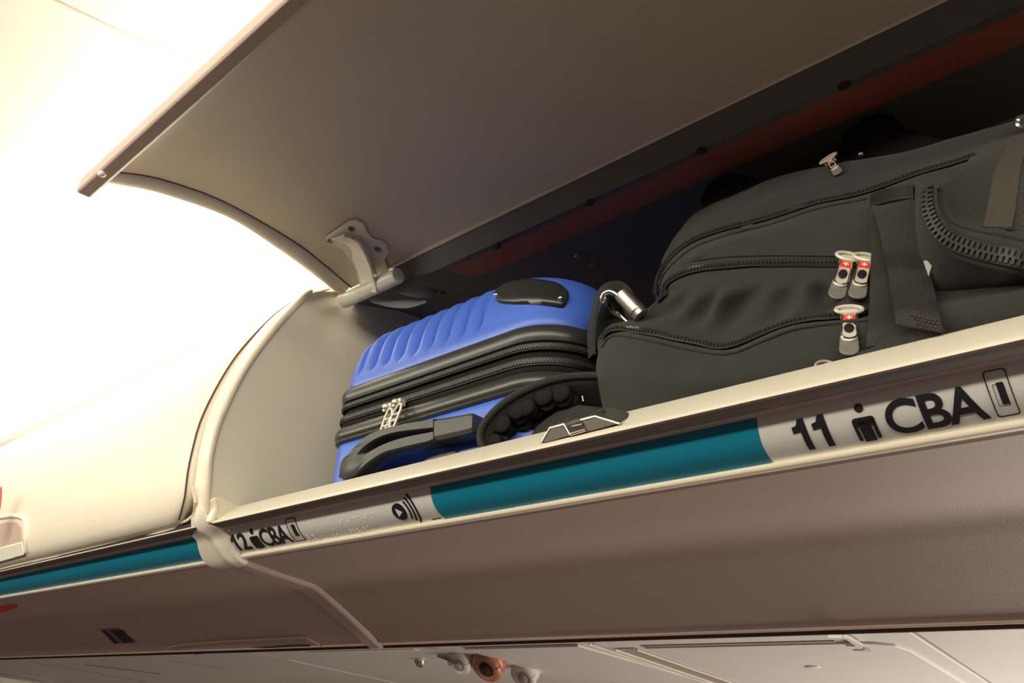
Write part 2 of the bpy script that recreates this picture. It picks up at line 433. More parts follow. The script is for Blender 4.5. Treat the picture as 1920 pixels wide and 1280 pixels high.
web([lf(624, 438, .010), at(648, 466, y=.702), at(667, 500, y=.722), at(675, 524, y=.734), at(678, 548, y=.742)], ridge_, 'hinge_arm')
web(ridge_, [lf(676, 436, .005), lf(694, 466, .007), lf(704, 498, .009), at(708, 525, y=.736), at(709, 548, y=.744)], 'hinge_arm', .003)
for a, b in [(620, 447), (660, 423), (710, 462)]:
    h, nn = hit(LT, a, b); mb = MB()
    q = h + Vector((0, -.0017, -.0058))
    mb.tube([q, q + Vector((0, -.0004, -.0012))], [.0062, .0055], 16)
    for k in range(3):
        a2 = PI * k / 3; mb.box(q + Vector((0, -.0005, -.0016)), .008, .0014, .001, (Vector((math.cos(a2), math.sin(a2), 0)), Vector((-math.sin(a2), math.cos(a2), 0)), Vector((0, 0, 1))))
    mb.build('screw', M['metal_dark'], pl)
# inner lever leaf reaching into the bin
A = [at(745, 520, y=.752), at(778, 533, y=.775), at(810, 540, y=.80), at(835, 548, y=.83)]
B = [at(735, 545, y=.752), at(770, 556, y=.775), at(805, 557, y=.80), at(835, 550, y=.83)]
o = web(A, B, 'hinge_lever', .004); o.data.materials[0] = M['hinge_grey']
A = [at(693, 562, y=.755), at(725, 555, y=.77), at(765, 560, y=.785), at(800, 563, y=.80)]
B = [at(700, 566, y=.755), at(730, 575, y=.77), at(765, 577, y=.785), at(798, 568, y=.80)]
o = web(A, B, 'hinge_lever', .003); o.data.materials[0] = M['interior_grey']

# ---- striker latch on the ledge
def on_ledge(px, py, up=0.0):
    """point on the plane of the ledge's sloping top, lifted"""
    a = Vector((0, LEDGE_F[0], LEDGE_F[1] + .004 + ZC)); b = Vector((0, LEDGE_E[0], LEDGE_E[1] + ZC)); T = (b - a).normalized(); N = Vector((0, -T.z, T.y))
    d = rayd(px, py); t = (N.dot(a - CAM) + up) / N.dot(d); return CAM + d * t
lx0, lx1 = at(1014, 826, y=.552).x, at(1166, 778, y=.562).x
latch_px = [(1014, 828), (1031, 797), (1057, 790), (1088, 781), (1113, 774), (1130, 773), (1166, 776), (1161, 791), (1120, 804), (1060, 820), (1026, 828)]
yl = .5505
fr = [at(1014, 827, y=yl), at(1031, 799, y=yl), at(1057, 792, y=yl), at(1060, 794, y=yl), at(1087, 785, y=yl), at(1088, 784, y=yl), at(1116, 777, y=yl), at(1162, 792, y=yl), at(1160, 793, y=yl), at(1118, 805, y=yl), at(1060, 818, y=yl), at(1024, 829, y=yl)]
lt = MB().prism(fr, (0, .004, 0)).build('latch_striker', M['striker'], ob, ang=25)
tp = [at(1014, 827, y=yl), at(1031, 799, y=yl), at(1058, 792, y=yl)]; tq = [at(1088, 784, y=yl), at(1116, 777, y=yl), at(1162, 791, y=yl)]
mb = MB()
for seg_ in (tp, tq):
    V = []
    for p in seg_: V += [p + Vector((0, -.0008, -.0004)), p + Vector((0, .026, .011)), p + Vector((0, .026, .008)), p + Vector((0, -.0008, -.0028))]
    n = len(seg_); mb.add(V, [(4 * i + k, 4 * i + (k + 1) % 4, 4 * i + 4 + (k + 1) % 4, 4 * i + 4 + k) for i in range(n - 1) for k in range(4)] + [(0, 1, 2, 3), (4 * n - 4, 4 * n - 3, 4 * n - 2, 4 * n - 1)])
mb.build('striker_cover', M['metal'], lt, ang=30, bevel=.0006)
MB().prism([at(a, b, y=yl - .0008) for a, b in [(1060, 798), (1090, 788), (1099, 806), (1070, 815)]], (0, .002, 0)).build('striker_slot', M['dark_gap'], lt)
mb = MB()
mb.tube([at(1070, 814, y=yl - .001), at(1098, 806, y=yl - .001)], .0014, 8); mb.tube([at(1073, 800, y=yl - .001), at(1092, 796, y=yl - .001)], .0013, 8); mb.tube([at(1058, 796, y=yl - .001), at(1069, 815, y=yl - .001)], .0009, 8)
mb.build('striker_roller', M['metal'], lt)
p = at(1129, 778, y=.562); MB().sphere(p + Vector((0, -.001, .0035)), (.004, .004, .002), 10).build('striker_screw', M['dark_gap'], lt)

# ---------------------------------------------------------------- row label strip of the open bin
CH0 = Vector((0, H[0], H[1] + ZC)); CH1 = Vector((0, I[0], I[1] + ZC)); CT = (CH1 - CH0).normalized(); CN = Vector((0, -CT.z, CT.y)); 
if CN.y > 0: CN = -CN
def strip_xs(px, py):
    d = rayd(px, py); t = CN.dot(CH0 - CAM) / CN.dot(d); p = CAM + d * t
    return p.x, (p - CH0).dot(CT) / (CH1 - CH0).length
def strip_pt(x, s, lift=0.0):
    s = min(max(s, 0), 1); f = s * (len(strip_prof) - 1); i = min(int(f), len(strip_prof) - 2); a, b = strip_prof[i], strip_prof[i + 1]; f -= i
    y, z = a[0] + (b[0] - a[0]) * f, a[1] + (b[1] - a[1]) * f
    dy, dz = b[0] - a[0], b[1] - a[1]; l = math.hypot(dy, dz); ny, nz = dz / l, -dy / l
    return Vector((x, y + ny * lift, z + nz * lift))
def strip_seg(name, m, par, xa, xb, lift=.0004, bow0=0, bow1=0):
    """piece of the strip between x at top/bottom pairs; bow gives the curved ends"""
    V = []; Fc = []; n = 12
    for i in range(n + 1):
        s = i / n; a = xa[0] + (xa[1] - xa[0]) * s - bow0 * math.sin(PI * s); b = xb[0] + (xb[1] - xb[0]) * s - bow1 * math.sin(PI * s)
        for x in (a, b): V += [strip_pt(x, s, lift), strip_pt(x, s, lift - .0012)]
    for i in range(n):
        k = 4 * i; Fc += [(k, k + 2, k + 6, k + 4), (k + 1, k + 5, k + 7, k + 3), (k, k + 4, k + 5, k + 1), (k + 2, k + 3, k + 7, k + 6)]
    Fc += [(0, 1, 3, 2), (4 * n, 4 * n + 2, 4 * n + 3, 4 * n + 1)]
    return mesh(name, V, Fc, M[m], par, ang=40)
def sx(px, py): return strip_xs(px, py)[0]
xl = (sx(432, 993), sx(453, 1038)); xt0 = (sx(808, 912), sx(834, 970)); xt1 = (sx(1421, 783), sx(1450, 866))
strip_seg('row_label', 'label_silver', ob, xl, xt0, .0004, 0, .002)
strip_seg('teal_strip', 'label_teal', ob, xt0, xt1, .0006, .002, .002)
rl = strip_seg('row_label', 'label_silver', ob, xt1, (XR, XR), .0004, .002, 0)
rl12 = [o for o in ob.children if o.name.startswith('row_label')][0]
rl11 = rl
def conform(polys, par, name='lettering', lift=.0011, m='ink'):
    """flat glyph polygons [(x,s)...] cut into thin rows and laid on the curved strip with a hair of thickness"""
    mb = MB()
    for Vx, Fx in polys:
        bm = bmesh.new(); vs = [bm.verts.new((x * 20, q, 0)) for x, q in Vx]
        for f in Fx:
            try: bm.faces.new([vs[i] for i in f])
            except ValueError: pass
        bm.normal_update()
        bmesh.ops.triangulate(bm, faces=bm.faces)
        for k in range(1, 20):
            bmesh.ops.bisect_plane(bm, geom=bm.verts[:] + bm.edges[:] + bm.faces[:], plane_co=(0, k / 20, 0), plane_no=(0, 1, 0))
        bm.verts.index_update(); Vy = [(v.co.x / 20, v.co.y) for v in bm.verts]; Fy = [[v.index for v in f.verts] for f in bm.faces]; bm.free()
        n = len(Vy); mb.add([strip_pt(x, q, lift) for x, q in Vy] + [strip_pt(x, q, lift - .0006) for x, q in Vy], [tuple(f) for f in Fy] + [tuple(i + n for i in reversed(f)) for f in Fy])
    return mb.build(name, M[m], par, ang=30, recalc=False)
def glyph(txt, box, off=.028, nrm=True):
    """text mesh scaled into strip box (x0,x1,s0,s1)"""
    c = bpy.data.curves.new('t', 'FONT'); c.body = txt; c.size = 1; c.offset = off; c.resolution_u = 8; c.space_character = .92
    o = bpy.data.objects.new('t', c); COL.objects.link(o); bpy.context.view_layer.update()
    me = bpy.data.meshes.new_from_object(o.evaluated_get(bpy.context.evaluated_depsgraph_get()))
    bm = bmesh.new(); bm.from_mesh(me)
    bmesh.ops.triangulate(bm, faces=bm.faces); bmesh.ops.subdivide_edges(bm, edges=[e for e in bm.edges if e.calc_length() > .12], cuts=2)
    bmesh.ops.triangulate(bm, faces=bm.faces)
    V = [v.co.copy() for v in bm.verts]; bm.verts.index_update(); Fc = [[v.index for v in f.verts] for f in bm.faces]; bm.free()
    bpy.data.objects.remove(o); bpy.data.meshes.remove(me)
    a, b = min(v.x for v in V), max(v.x for v in V); d, e = min(v.y for v in V), max(v.y for v in V)
    x0, x1, s0, s1 = box
    return [(x0 + (v.x - a) / (b - a) * (x1 - x0), s1 + (v.y - d) / (e - d) * (s0 - s1)) for v in V], Fc
def poly_(pts): return pts, [list(range(len(pts)))]
def disc(cx, cs, rx, rs, n=24): return poly_([(cx + rx * math.cos(2 * PI * k / n), cs + rs * math.sin(2 * PI * k / n)) for k in range(n)])
def rr(x0, x1, s0, s1, rx, rs, n=4):
    P = []
    for cx, cs, a in ((x1 - rx, s1 - rs, 0), (x0 + rx, s1 - rs, 90), (x0 + rx, s0 + rs, 180), (x1 - rx, s0 + rs, 270)):
        for k in range(n + 1):
            q = math.radians(a + 90 * k / n); P.append((cx + rx * math.cos(q), cs + rs * math.sin(q)))
    return P
def ring(P, k, cx=None):
    """outline of P: frame of width k (x) """
    a = sum(p[0] for p in P) / len(P); b = sum(p[1] for p in P) / len(P); w = max(abs(p[0] - a) for p in P); h = max(abs(p[1] - b) for p in P)
    SL = 1 / .0419
    Q = [(a + (p[0] - a) * (1 - k / w), b + (p[1] - b) * (1 - k * SL / h)) for p in P]; n = len(P)
    return P + Q, [[i, (i + 1) % n, n + (i + 1) % n, n + i] for i in range(n)]
def sign(par, b, bold=.03):
    """row marks: number, passenger, seat letters, window; b = left x of each, and scale"""
    g = [glyph('CBA', (*b['cx'], .20, .85), bold)]
    a0, a1 = b['nx']; wd = (a1 - a0)
    def one(l, w):      # a flagged 1
        return poly_([(l + w * .56, .20), (l + w, .20), (l + w, .83), (l + w * .54, .83), (l + w * .54, .43), (l, .45), (l, .33), (l + w * .34, .31)])
    if b['num'] == '11': g += [one(a0, wd * .40), one(a0 + wd * .58, wd * .40)]
    else: g += [one(a0, wd * .34), glyph('2', (a0 + wd * .48, a1, .20, .83), bold)]
    x0, x1 = b['px']; w = x1 - x0; c = (x0 + x1) / 2
    g.append(disc(c, .22, w * .19, w * .19 / .0419, 20))
    # passenger: shoulders with two arms and a trunk, three pieces with slits between
    top, bot = .385, .87
    def R(a, b2, s0, s1, r=.10):
        return poly_(rr(x0 + a * w, x0 + b2 * w, s0, s1, r * w, r * w / .0419, 3))
    g += [R(.02, .98, top, top + .16, .14), R(.02, .18, top + .04, bot - .03, .06), R(.82, .98, top + .04, bot - .03, .06), R(.25, .75, top + .05, bot, .03)]
    x0, x1 = b['wx']; w = x1 - x0
    g.append(ring(rr(x0, x1, .06, .86, w * .16, w * .16 / .0419), w * .045))
    g.append(poly_([(x0 + .42 * w, .26), (x0 + .72 * w, .26), (x0 + .72 * w, .62), (x0 + .42 * w, .62)]))
    g.append(ring([(x0 + .24 * w, .28), (x0 + .24 * w, .65), (x0 + .74 * w, .65), (x0 + .74 * w, .28)], w * .02))
    return conform(g, par)
fx = lambda a, b: (sx(*a), sx(*b))
sign(rl11, bold=.018, b=dict(num='11', nx=fx((1494, 815), (1559, 805)), px=fx((1604, 800), (1647, 792)), cx=fx((1664, 785), (1850, 755)), wx=fx((1860, 748), (1902, 738))))
sign(rl12, bold=.018, b=dict(num='12', nx=fx((440, 1015), (472, 1015)), px=fx((477, 1012), (493, 1008)), cx=fx((494, 1006), (547, 998)), wx=fx((549, 995), (567, 990))))
# play symbol with sound waves
cx, cs = strip_xs(754, 955); g = []
r = .0105; n = 28
P = [(cx + r * math.cos(2 * PI * k / n), cs + r / .0419 * math.sin(2 * PI * k / n)) for k in range(n)]
tri = [(cx - r * .32, cs - r * .5 / .0419), (cx - r * .32, cs + r * .5 / .0419), (cx + r * .58, cs)]
g.append((P, [list(range(n))]))
for k in range(3):
    R1 = r * 1.45 + k * r * .52; R2 = R1 + r * .22; Q = []; m_ = 12
    for i in range(m_ + 1):
        q = math.radians(-42 + 84 * i / m_); Q.append((cx + R1 * math.cos(q), cs + R1 * math.sin(q) / .0419))
    for i in range(m_ + 1):
        q = math.radians(42 - 84 * i / m_); Q.append((cx + R2 * math.cos(q), cs + R2 * math.sin(q) / .0419))
    g.append((Q, [[i, i + 1, 2 * m_ - i, 2 * m_ + 1 - i] for i in range(m_)]))
conform(g, rl12, 'sound_symbol')
conform([(tri, [[0, 1, 2]])], rl12, 'play_triangle', lift=.0016, m='label_silver')
# fine print line at the foot of the silver label, and the tactile dots
g = []
xa, xb = sx(810, 968), sx(828, 966)
for k in range(9): g.append(poly_([(xa + (xb - xa) * k / 9, .90), (xa + (xb - xa) * (k + .6) / 9, .90), (xa + (xb - xa) * (k + .6) / 9, .94), (xa + (xb - xa) * k / 9, .94)]))
conform(g, rl12, 'fine_print')
mb = MB()
for r0, r1, rows, cols, dens in [((580, 1000), (600, 998), 3, 3, .5), ((582, 1013), (602, 1008), 3, 4, .55), ((612, 990), (628, 985), 3, 2, .6), ((620, 1003), (634, 998), 2, 3, .5), ((641, 972), (704, 958), 2, 12, .55), ((650, 997), (654, 995), 2, 1, 1), ((660, 990), (698, 982), 3, 7, .62)]:
    a = strip_xs(*r0); b = strip_xs(*r1)
    for i in range(cols):
        for j in range(rows):
            if random.random() < dens:
                x = a[0] + (b[0] - a[0]) * i / max(cols - 1, 1); s = a[1] + (b[1] - a[1]) * i / max(cols - 1, 1) + j * .065
                mb.sphere(strip_pt(x, min(s, .95), .0007), .0009, 6)
o = mb.build('tactile_dots', M['label_silver'], rl12); o['kind'] = 'stuff'

# ================================================================ CLOSED BIN (left)
cb = empty('overhead_bin', (-2.0, .85, ZC + .05))
tag(cb, 'closed overhead luggage bin with smooth cream door at the left, teal strip under its door', 'overhead bin', 'overhead bins')
XC = X0 - .012
lower_parts(cb, XL, XC - .012, 0)
ext_strip(yz([(y, z) for y, z in [(.5750, .126), H]]), .002, XL, XC - .012).build('strip_backing', M['fairing'], cb)
a = strip_xs(375, 1008); b = strip_xs(388, 1047); tealx = (a[0], b[0])
strip_seg('teal_strip', 'label_teal', cb, (XL, XL), (a[0], b[0]), .0006, 0, .002)
# door, bulging towards the aisle, rolled right edge
CD = [(.5500, .1400), (.5440, .1402), (.5380, .1435), (.5320, .152), (.5270, .168), (.5250, .190), (.5260, .215), (.5300, .245), (.5390, .290), (.560, .345), (.5900, .404), (.628, .458), (.665, .502), (.705, .535), (.76, .556), (.90, .575), (1.2, .575)]
cdp = yz(CD, 60)
xe = X0 - .040
V = []; Fc = []; n = len(cdp)
secx = [(XL, 0), (xe - .10, 0), (xe - .030, 0), (xe - .014, -.0012), (xe - .005, -.0045), (xe - .001, -.010), (xe, -.022)]
# the lower right corner is rounded: pull the edge back near the bottom
for j, (x, dn) in enumerate(secx):
    for i, (y, z) in enumerate(cdp):
        p_, q_ = cdp[max(i - 1, 0)], cdp[min(i + 1, n - 1)]; l = math.hypot(q_[0] - p_[0], q_[1] - p_[1]); ny, nz = (q_[1] - p_[1]) / l, -(q_[0] - p_[0]) / l
        hh = (z - ZC - .140); pull = .040 * max(0, 1 - hh / .050) ** 2 if y < .6 else 0
        xx = x - pull * (1 if j >= 2 else 0)
        V.append((xx, y - ny * dn, z - nz * dn))
for j in range(len(secx) - 1):
    for i in range(n - 1): Fc.append((j * n + i, j * n + i + 1, (j + 1) * n + i + 1, (j + 1) * n + i))
dc = mesh('door', V, Fc, M['bin_cream'], cb, ang=60)
s_ = dc.modifiers.new('solid', 'SOLIDIFY'); s_.thickness = .004; s_.offset = -1
P = [Vector(V[(len(secx) - 3) * n + i]) + Vector((.0005, -.0010, .0004)) for i in range(1, n - 8)]
MB().tube(P, .0013, 6).build('door_gap_line', M['brown_gap'], cb)  # dark tube drawn for the shaded gap along the door edge
# bottom lip of the door: a light rolled edge with a dark gap under it
ext(yz([(.5475, .1345), (.5462, .1355), (.5458, .1420), (.575, .156), (.575, .145)]), XL, xe - .01).build('door_gap_seal', M['dark_gap'], cb)
# latch handle scoop near the left edge of the photograph
DT = bvh(V, Fc)
A = cr([at(a_, b_, y=c_) for a_, b_, c_ in [(-400, 1153, .547), (0, 1066, .547), (73, 1049, .547), (200, 1018, .5465), (300, 991, .546), (342, 979, .5455), (358, 971, .543), (368, 960, .539), (370, 950, .535), (365, 938, .531), (361, 922, .528), (361, 905, .526)]], 120)
MB().tube(A, .0024, 8).build('door_lip', M['bead'], cb)
# latch handle scoop near the left edge of the photograph
DT = bvh(V, Fc)
A, B = path_on(DT, [(0, 1066), (71, 1049), (160, 1031), (252, 1009), (310, 994), (340, 984), (356, 973), (366, 957), (366, 940), (361, 922)], 70, .0005)
MB().tube([Vector((XL, A[0].y, A[0].z))] + A, .0024, 8).build('door_lip', M['bead'], cb)
def dpt(px, py, lift=0):
    h, nn = hit(DT, px, py)
    return h + nn * lift if h else at(px, py, y=.548 - lift)
hl = MB().prism([dpt(a, b, -.004) for a, b in [(-80, 1062), (-60, 1010), (-20, 985), (15, 974), (34, 975), (42, 985), (44, 1012), (10, 1022), (-40, 1034)]], (0, -.006, -.004)).build('latch_recess_shade', M['fairing'], cb, bevel=.001)  # flat plate; its darker colour stands in for the scoop's shade
mb = MB(); mb.tube(cr([dpt(a, b, .001) for a, b in [(-85, 1065), (-65, 1008), (-25, 978), (20, 968), (44, 971), (50, 985), (51, 1010), (50, 1034)]], 40), .0042, 10)
mb.build('latch_rim', M['bin_cream'], hl)
mb = MB(); mb.prism([dpt(a, b, .001) for a, b in [(-80, 1050), (-40, 1036), (10, 1022), (44, 1013), (48, 1036), (0, 1050), (-60, 1068)]], (0, -.002, -.004)); mb.build('latch_paddle', M['white_plastic'], hl, bevel=.001)
# red luggage tag hanging at the photograph's left edge
p = at(-5, 958, y=.500)
mb = MB(); mb.sphere(p, (.009, .004, .050), 16); rt = mb.build('luggage_tag', M['blur_red'])
tag(rt, 'red rounded tag hanging by the closed bin latch at the left edge', 'tag')
# small red sticker and a dark slotted vent on the underside
FAP = yz([(.603, .086), (.66, .068), KINK, (.755, .028), (.80, -.004), (.842, -.036), (.90, -.085)], 20)
FT = bvh([(x, y, z) for x in (-4, 2) for y, z in FAP], [(i, i + 1, 21 + i, 20 + i) for i in range(19)])
def upt(px, py, lift=.001):
    h, nn = hit(FT, px, py); return h + nn * lift
def quadpatch(px4, name, m, par, lift=.001, t=.0015):
    A = [upt(a, b, lift) for a, b in px4]; h, nn = hit(FT, *px4[0]); return MB().prism(A, -nn * t).build(name, M[m], par)
o = quadpatch([(-30, 1141), (6, 1135), (33, 1132), (34, 1138), (10, 1146), (-30, 1152)], 'sticker', 'red', cb); o['label'] = 'red sticker'
vt = quadpatch([(186, 1180), (225, 1177), (258, 1203), (226, 1206)], 'vent', 'interior_grey', cb)
for q in ([(193, 1182), (200, 1182), (224, 1204), (215, 1205)], [(208, 1181), (231, 1180), (252, 1202), (234, 1204)]): quadpatch(q, 'vent_slot', 'dark_gap', vt, .002, .001)
# long shallow recess near the bottom edge (light return line, dark opening)
mb = MB(); mb.tube(cr([upt(a, b, .001) for a, b in [(318, 1212), (345, 1207), (430, 1200), (510, 1196), (565, 1193), (578, 1195), (592, 1203), (602, 1208)]], 40), .0022, 8)
mb.build('grip_return', M['fairing'], cb)

MB().tube(cr([upt(a, b, .0002) for a, b in [(362, 1225), (400, 1221), (470, 1215), (560, 1209), (592, 1211)]], 30), [.0008] + [.0024] * 28 + [.0008], 8).build('grip_slot', M['dark_gap'], cb)

# ================================================================ joint between the bins
jt = empty('bin_joint_trim', (X0 - .02, .6, ZC))
tag(jt, 'cream moulded joint cover running down between the two overhead bins', 'trim')
def rib_path(name, P, w, h, m, par, xoff=0, n=60, xs=None):
    """raised rib following a (y,z) profile; w across x, h proud of it"""
    Q = yz(P, n); V = []; Fc = []
    secs = [(-.5, -.6), (-.5, .0), (-.38, .7), (-.15, 1), (.15, 1), (.38, .7), (.5, 0), (.5, -.6)]; k = len(secs)
    for i, (y, z) in enumerate(Q):
        a, b = Q[max(i - 1, 0)], Q[min(i + 1, n - 1)]; l = math.hypot(b[0] - a[0], b[1] - a[1]); ny, nz = (b[1] - a[1]) / l, -(b[0] - a[0]) / l
        f = i / (n - 1); xo = xoff(f) if callable(xoff) else xoff; ww = w(f) if callable(w) else w
        for sx_, sh in secs: V.append((X0 + xo + sx_ * ww, y + ny * sh * h, z + nz * sh * h))
    for i in range(n - 1):
        for j in range(k): Fc.append((i * k + j, i * k + (j + 1) % k, (i + 1) * k + (j + 1) % k, (i + 1) * k + j))
    Fc += [tuple(range(k)), tuple((n - 1) * k + j for j in range(k))]
    return mesh(name, V, Fc, M[m], par, ang=50)
PJ = [(.74, .552), (.690, .520), (.640, .468), (.594, .395), (.556, .310), (.5425, .250), (.5385, .205), (.5385, .175), (.5405, .155), (.5445, .142), (.5500, .1335), (.5585, .1275), (.567, .1212), (.5735, .1115), (.5815, .1010), (.589, .0925), (.5950, .0870), (.603, .0832), (.64, .0715), (.700, .0540), (.722, .0470), (.757, .0240), (.81, -.0145), (.848, -.0425), (.858, -.0462)]
def joint():
    """one moulded cover: flat along the door edge, a soft knuckle over the ledge, wide over the label strip, a low rib underneath"""
    Q = yz(PJ, 170); zz = lambda z: z - ZC; V = []; nu = 36; mi = []
    def lerp(tab, z):
        for (z0, v0), (z1, v1) in zip(tab, tab[1:]):
            if z0 >= z >= z1:
                f = (z0 - z) / (z0 - z1); f = f * f * (3 - 2 * f); return v0 + (v1 - v0) * f
        return tab[0][1] if z > tab[0][0] else tab[-1][1]
    (aT, aB), (rT, rB) = tealx, xl
    LT_ = [(.7, X0 - .041), (.165, X0 - .041), (.132, (X0 - .060)), (.1265, aT - .0015), (.095, aB - .001), (.0865, aB + .000), (.079, X0 - .044), (-.05, X0 - .036)]
    RT_ = [(.7, X0 - .001), (.165, X0 - .001), (.142, X0 - .002), (.129, rT + .0005), (.0955, rB + .001), (.086, X0 + .003), (-.05, X0 + .0005)]
    RG = [(.7, 0), (.20, 0), (.165, .003), (.140, .006), (.115, .0045), (.095, .0035), (.080, .002), (.06, 0), (-.05, 0)]
    CX = [(.7, X0 - .022), (.16, X0 - .020), (.13, X0 - .028), (.10, X0 - .024), (.08, X0 - .018), (-.05, X0 - .018)]
    HT = [(.7, .001), (.12, .0015), (.09, .0025), (.07, .004), (-.05, .004)]
    for i, (y, z) in enumerate(Q):
        p_, q_ = Q[max(i - 1, 0)], Q[min(i + 1, len(Q) - 1)]; l = math.hypot(q_[0] - p_[0], q_[1] - p_[1]); ny, nz = (q_[1] - p_[1]) / l, -(q_[0] - p_[0]) / l
        z_ = zz(z); xa_, xb_ = lerp(LT_, z_), lerp(RT_, z_); rg, cx_, ht = lerp(RG, z_), lerp(CX, z_), lerp(HT, z_)
        for k in range(nu + 1):
            u = k / nu; x = xa_ + (xb_ - xa_) * u; e = min(x - xa_, xb_ - x) / .006; e = min(max(e, 0), 1); e = 1 - (1 - e) ** 2
            hgt = -.004 + (.004 + ht) * e + rg * math.exp(-((x - cx_) / .011) ** 2)
            V.append((x, y + ny * hgt, z + nz * hgt))
        mi.append(1 if z_ < .083 else 0)  # lower part takes the darker fairing colour to give its shade
    Fc = []; fm = []
    for i in range(len(Q) - 1):
        for k in range(nu):
            q = i * (nu + 1) + k; Fc.append((q, q + 1, q + nu + 2, q + nu + 1)); fm.append(mi[i])
    o = mesh('joint_cover', V, Fc, None, jt, ang=60, mats=[M['bin_cream'], M['fairing']], fm=fm)
    s_ = o.modifiers.new('solid', 'SOLIDIFY'); s_.thickness = .002; s_.offset = -1
joint()
MB().tube(cr([at(398, 934, x=X0 - .001), at(403, 945, x=X0 - .001), at(403, 957, x=X0 - .001), at(398, 969, x=X0 - .001), at(394, 981, x=X0 - .002)], 24), [.004] + [.0062] * 22 + [.004], 12).build('ledge_end_cap', M['bead'], jt, ang=60)

# ================================================================ passenger service panels under the bins
aP = math.radians(-14.578); pd = Vector((0, math.cos(aP), math.sin(aP))); pn = Vector((0, -math.sin(aP), math.cos(aP)))
PO = Vector((0, .862, -.050 + ZC))
def ps(x, s, up=0): return Vector((x, PO.y, PO.z)) + pd * s + pn * up
def ps_px(px, py):
    d = rayd(px, py); t = pn.dot(PO - CAM) / pn.dot(d); q = CAM + d * t; return q.x, (q - PO).dot(pd)
def slab(x0, x1, s0, s1, name, m, par, low=0, t=.008, bevel=.0015, mb=None):
    b_ = MB(); b_.prism([ps(x0, s0, -low), ps(x1, s0, -low), ps(x1, s1, -low), ps(x0, s1, -low)], pn * t); return b_.build(name, M[m], par, bevel=bevel)
MB().prism([ps(-3.8, -.02, .016), ps(1.4, -.02, .016), ps(1.4, .50, .016), ps(-3.8, .50, .016)], pn * .004).build('panel_rail', M['dark_gap'])
MB().prism([ps(-3.8, -.004, -.0008), ps(1.4, -.004, -.0008), ps(1.4, -.004, .016), ps(-3.8, -.004, .016)], pd * .003).build('rail_lip', M['brown_gap'], bpy.data.objects['panel_rail'])
pr = bpy.data.objects['panel_rail']; tag(pr, 'dark backing channel seen as a thin line under the bins edge', 'rail')
def psu(x0, x1, label):
    r_ = empty('service_panel', ps((x0 + x1) / 2, .2)); tag(r_, label, 'service panel', 'overhead service panels'); slab(x0 + .002, x1 - .002, .001, .48, 'panel', 'psu_plastic', r_); return r_
mid = psu(-1.388, -.612, 'service panel with round air vents and reading lights under the bin joint')
mask = psu(-.612, -.213, 'service panel with oxygen mask door and clear clip, right of the air vents')
right = psu(-.213, .60, 'plain service panel at the bottom right corner, past the mask door')
left = psu(-2.69, -1.388, 'service panel under the closed bin at the bottom left, with long dark grooves')
far = psu(-3.8, -2.69, 'short end of a service panel at the bottom left corner')
# light ridges along seams
def ridge(xa, s0, s1, par, name='seam_ridge', m='bead', r=.0012): MB().tube([ps(xa, s0, -.001), ps(xa, s1, -.001)], r, 6).build(name, M[m], par)
ridge(-1.386, .08, .47, left); ridge(-.609, .01, .47, mask); ridge(-.6025, .01, .47, mask, m='psu_channel')
# mask door and its channel
x0, s0 = ps_px(1193, 1212); x1, _ = ps_px(1640, 1200)
dm = MB().prism([ps(a, b, -.0025) for a, b in [(x0 + .012, s0), (-.285, s0), (-.262, s0 + .006), (-.246, s0 + .02), (-.240, s0 + .05), (-.240, .44), (x0 + .012, .44)]], pn * .003).build('mask_door', M['psu_plastic'], mask, bevel=.001)
slab(x0 + .012, -.30, s0 - .009, s0 - .0015, 'door_groove', 'psu_channel', mask, .0012, .002, 0)
slab(-.590, -.563, .045, .45, 'channel', 'psu_channel', mask, .001, .002, 0)
MB().tube([ps(-.592, .045, -.002), ps(-.592, .45, -.002)], .0016, 6).build('channel_edge', M['bead'], mask)
MB().tube([ps(-.561, .05, -.002), ps(-.561, .45, -.002)], .0012, 6).build('channel_edge', M['bead'], mask)
xo, so = ps_px(1523, 1245); MB().sphere(ps(xo, so, -.003), (.010, .008, .002), 16, (Vector((1, 0, 0)), pd, pn)).build('release_hole', M['white'], dm)
# clear clip bridging the groove
mb = MB()
for q in ([(1552, 1184), (1578, 1184), (1582, 1187), (1560, 1188)], [(1580, 1184), (1588, 1184), (1616, 1200), (1604, 1201)], [(1585, 1200), (1614, 1201), (1616, 1205), (1590, 1205)], [(1598, 1209), (1620, 1209), (1632, 1211), (1604, 1212)]):
    mb.prism([ps(*ps_px(a, b), -.006) for a, b in q], pn * .003)
mb.build('door_clip', M['white'], mask)
# grille slots at the frame bottom
for k in range(3):
    xa, sa = ps_px(1125 + 48 * k, 1272); xb, sb = ps_px(1160 + 48 * k, 1272)
    slab(xa, xb, sa, sa + .10, 'grille_slot', 'psu_channel', mid, .0012, .002, 0)
# round air vents
def vent(px, py, r, label, m2, m3, up=.0):
    """ball nozzle swivelled towards the aisle: collar ring, ball, dark mouth"""
    x, s = ps_px(px, py); c = ps(x, s, -.002 + up); r_ = empty('air_vent', c); tag(r_, label, 'air vent', 'air vents')
    ax_ = (Vector((.12, -.80, -.55))).normalized(); e1 = Vector((1, 0, 0)); e2 = ax_.cross(e1)
    MB().sphere(c, (r * .9, r * .9, r * .9), 24).build('ball', M[m2], r_)
    P = [c + ax_ * r * .55 + (e1 * math.cos(2 * PI * k / 28) + e2 * math.sin(2 * PI * k / 28)) * r * .66 for k in range(29)]
    MB().tube(P, r * .26, 10).build('ring', M[m2], r_, ang=60)
    MB().sphere(c + ax_ * r * .60, (r * .52, r * .52, r * .34), 16, (e1, e2, ax_)).build('nozzle', M[m3], r_)
vent(789, 1236, .010, 'small shiny round nozzle, leftmost on the service panel', 'chrome', 'psu_channel')
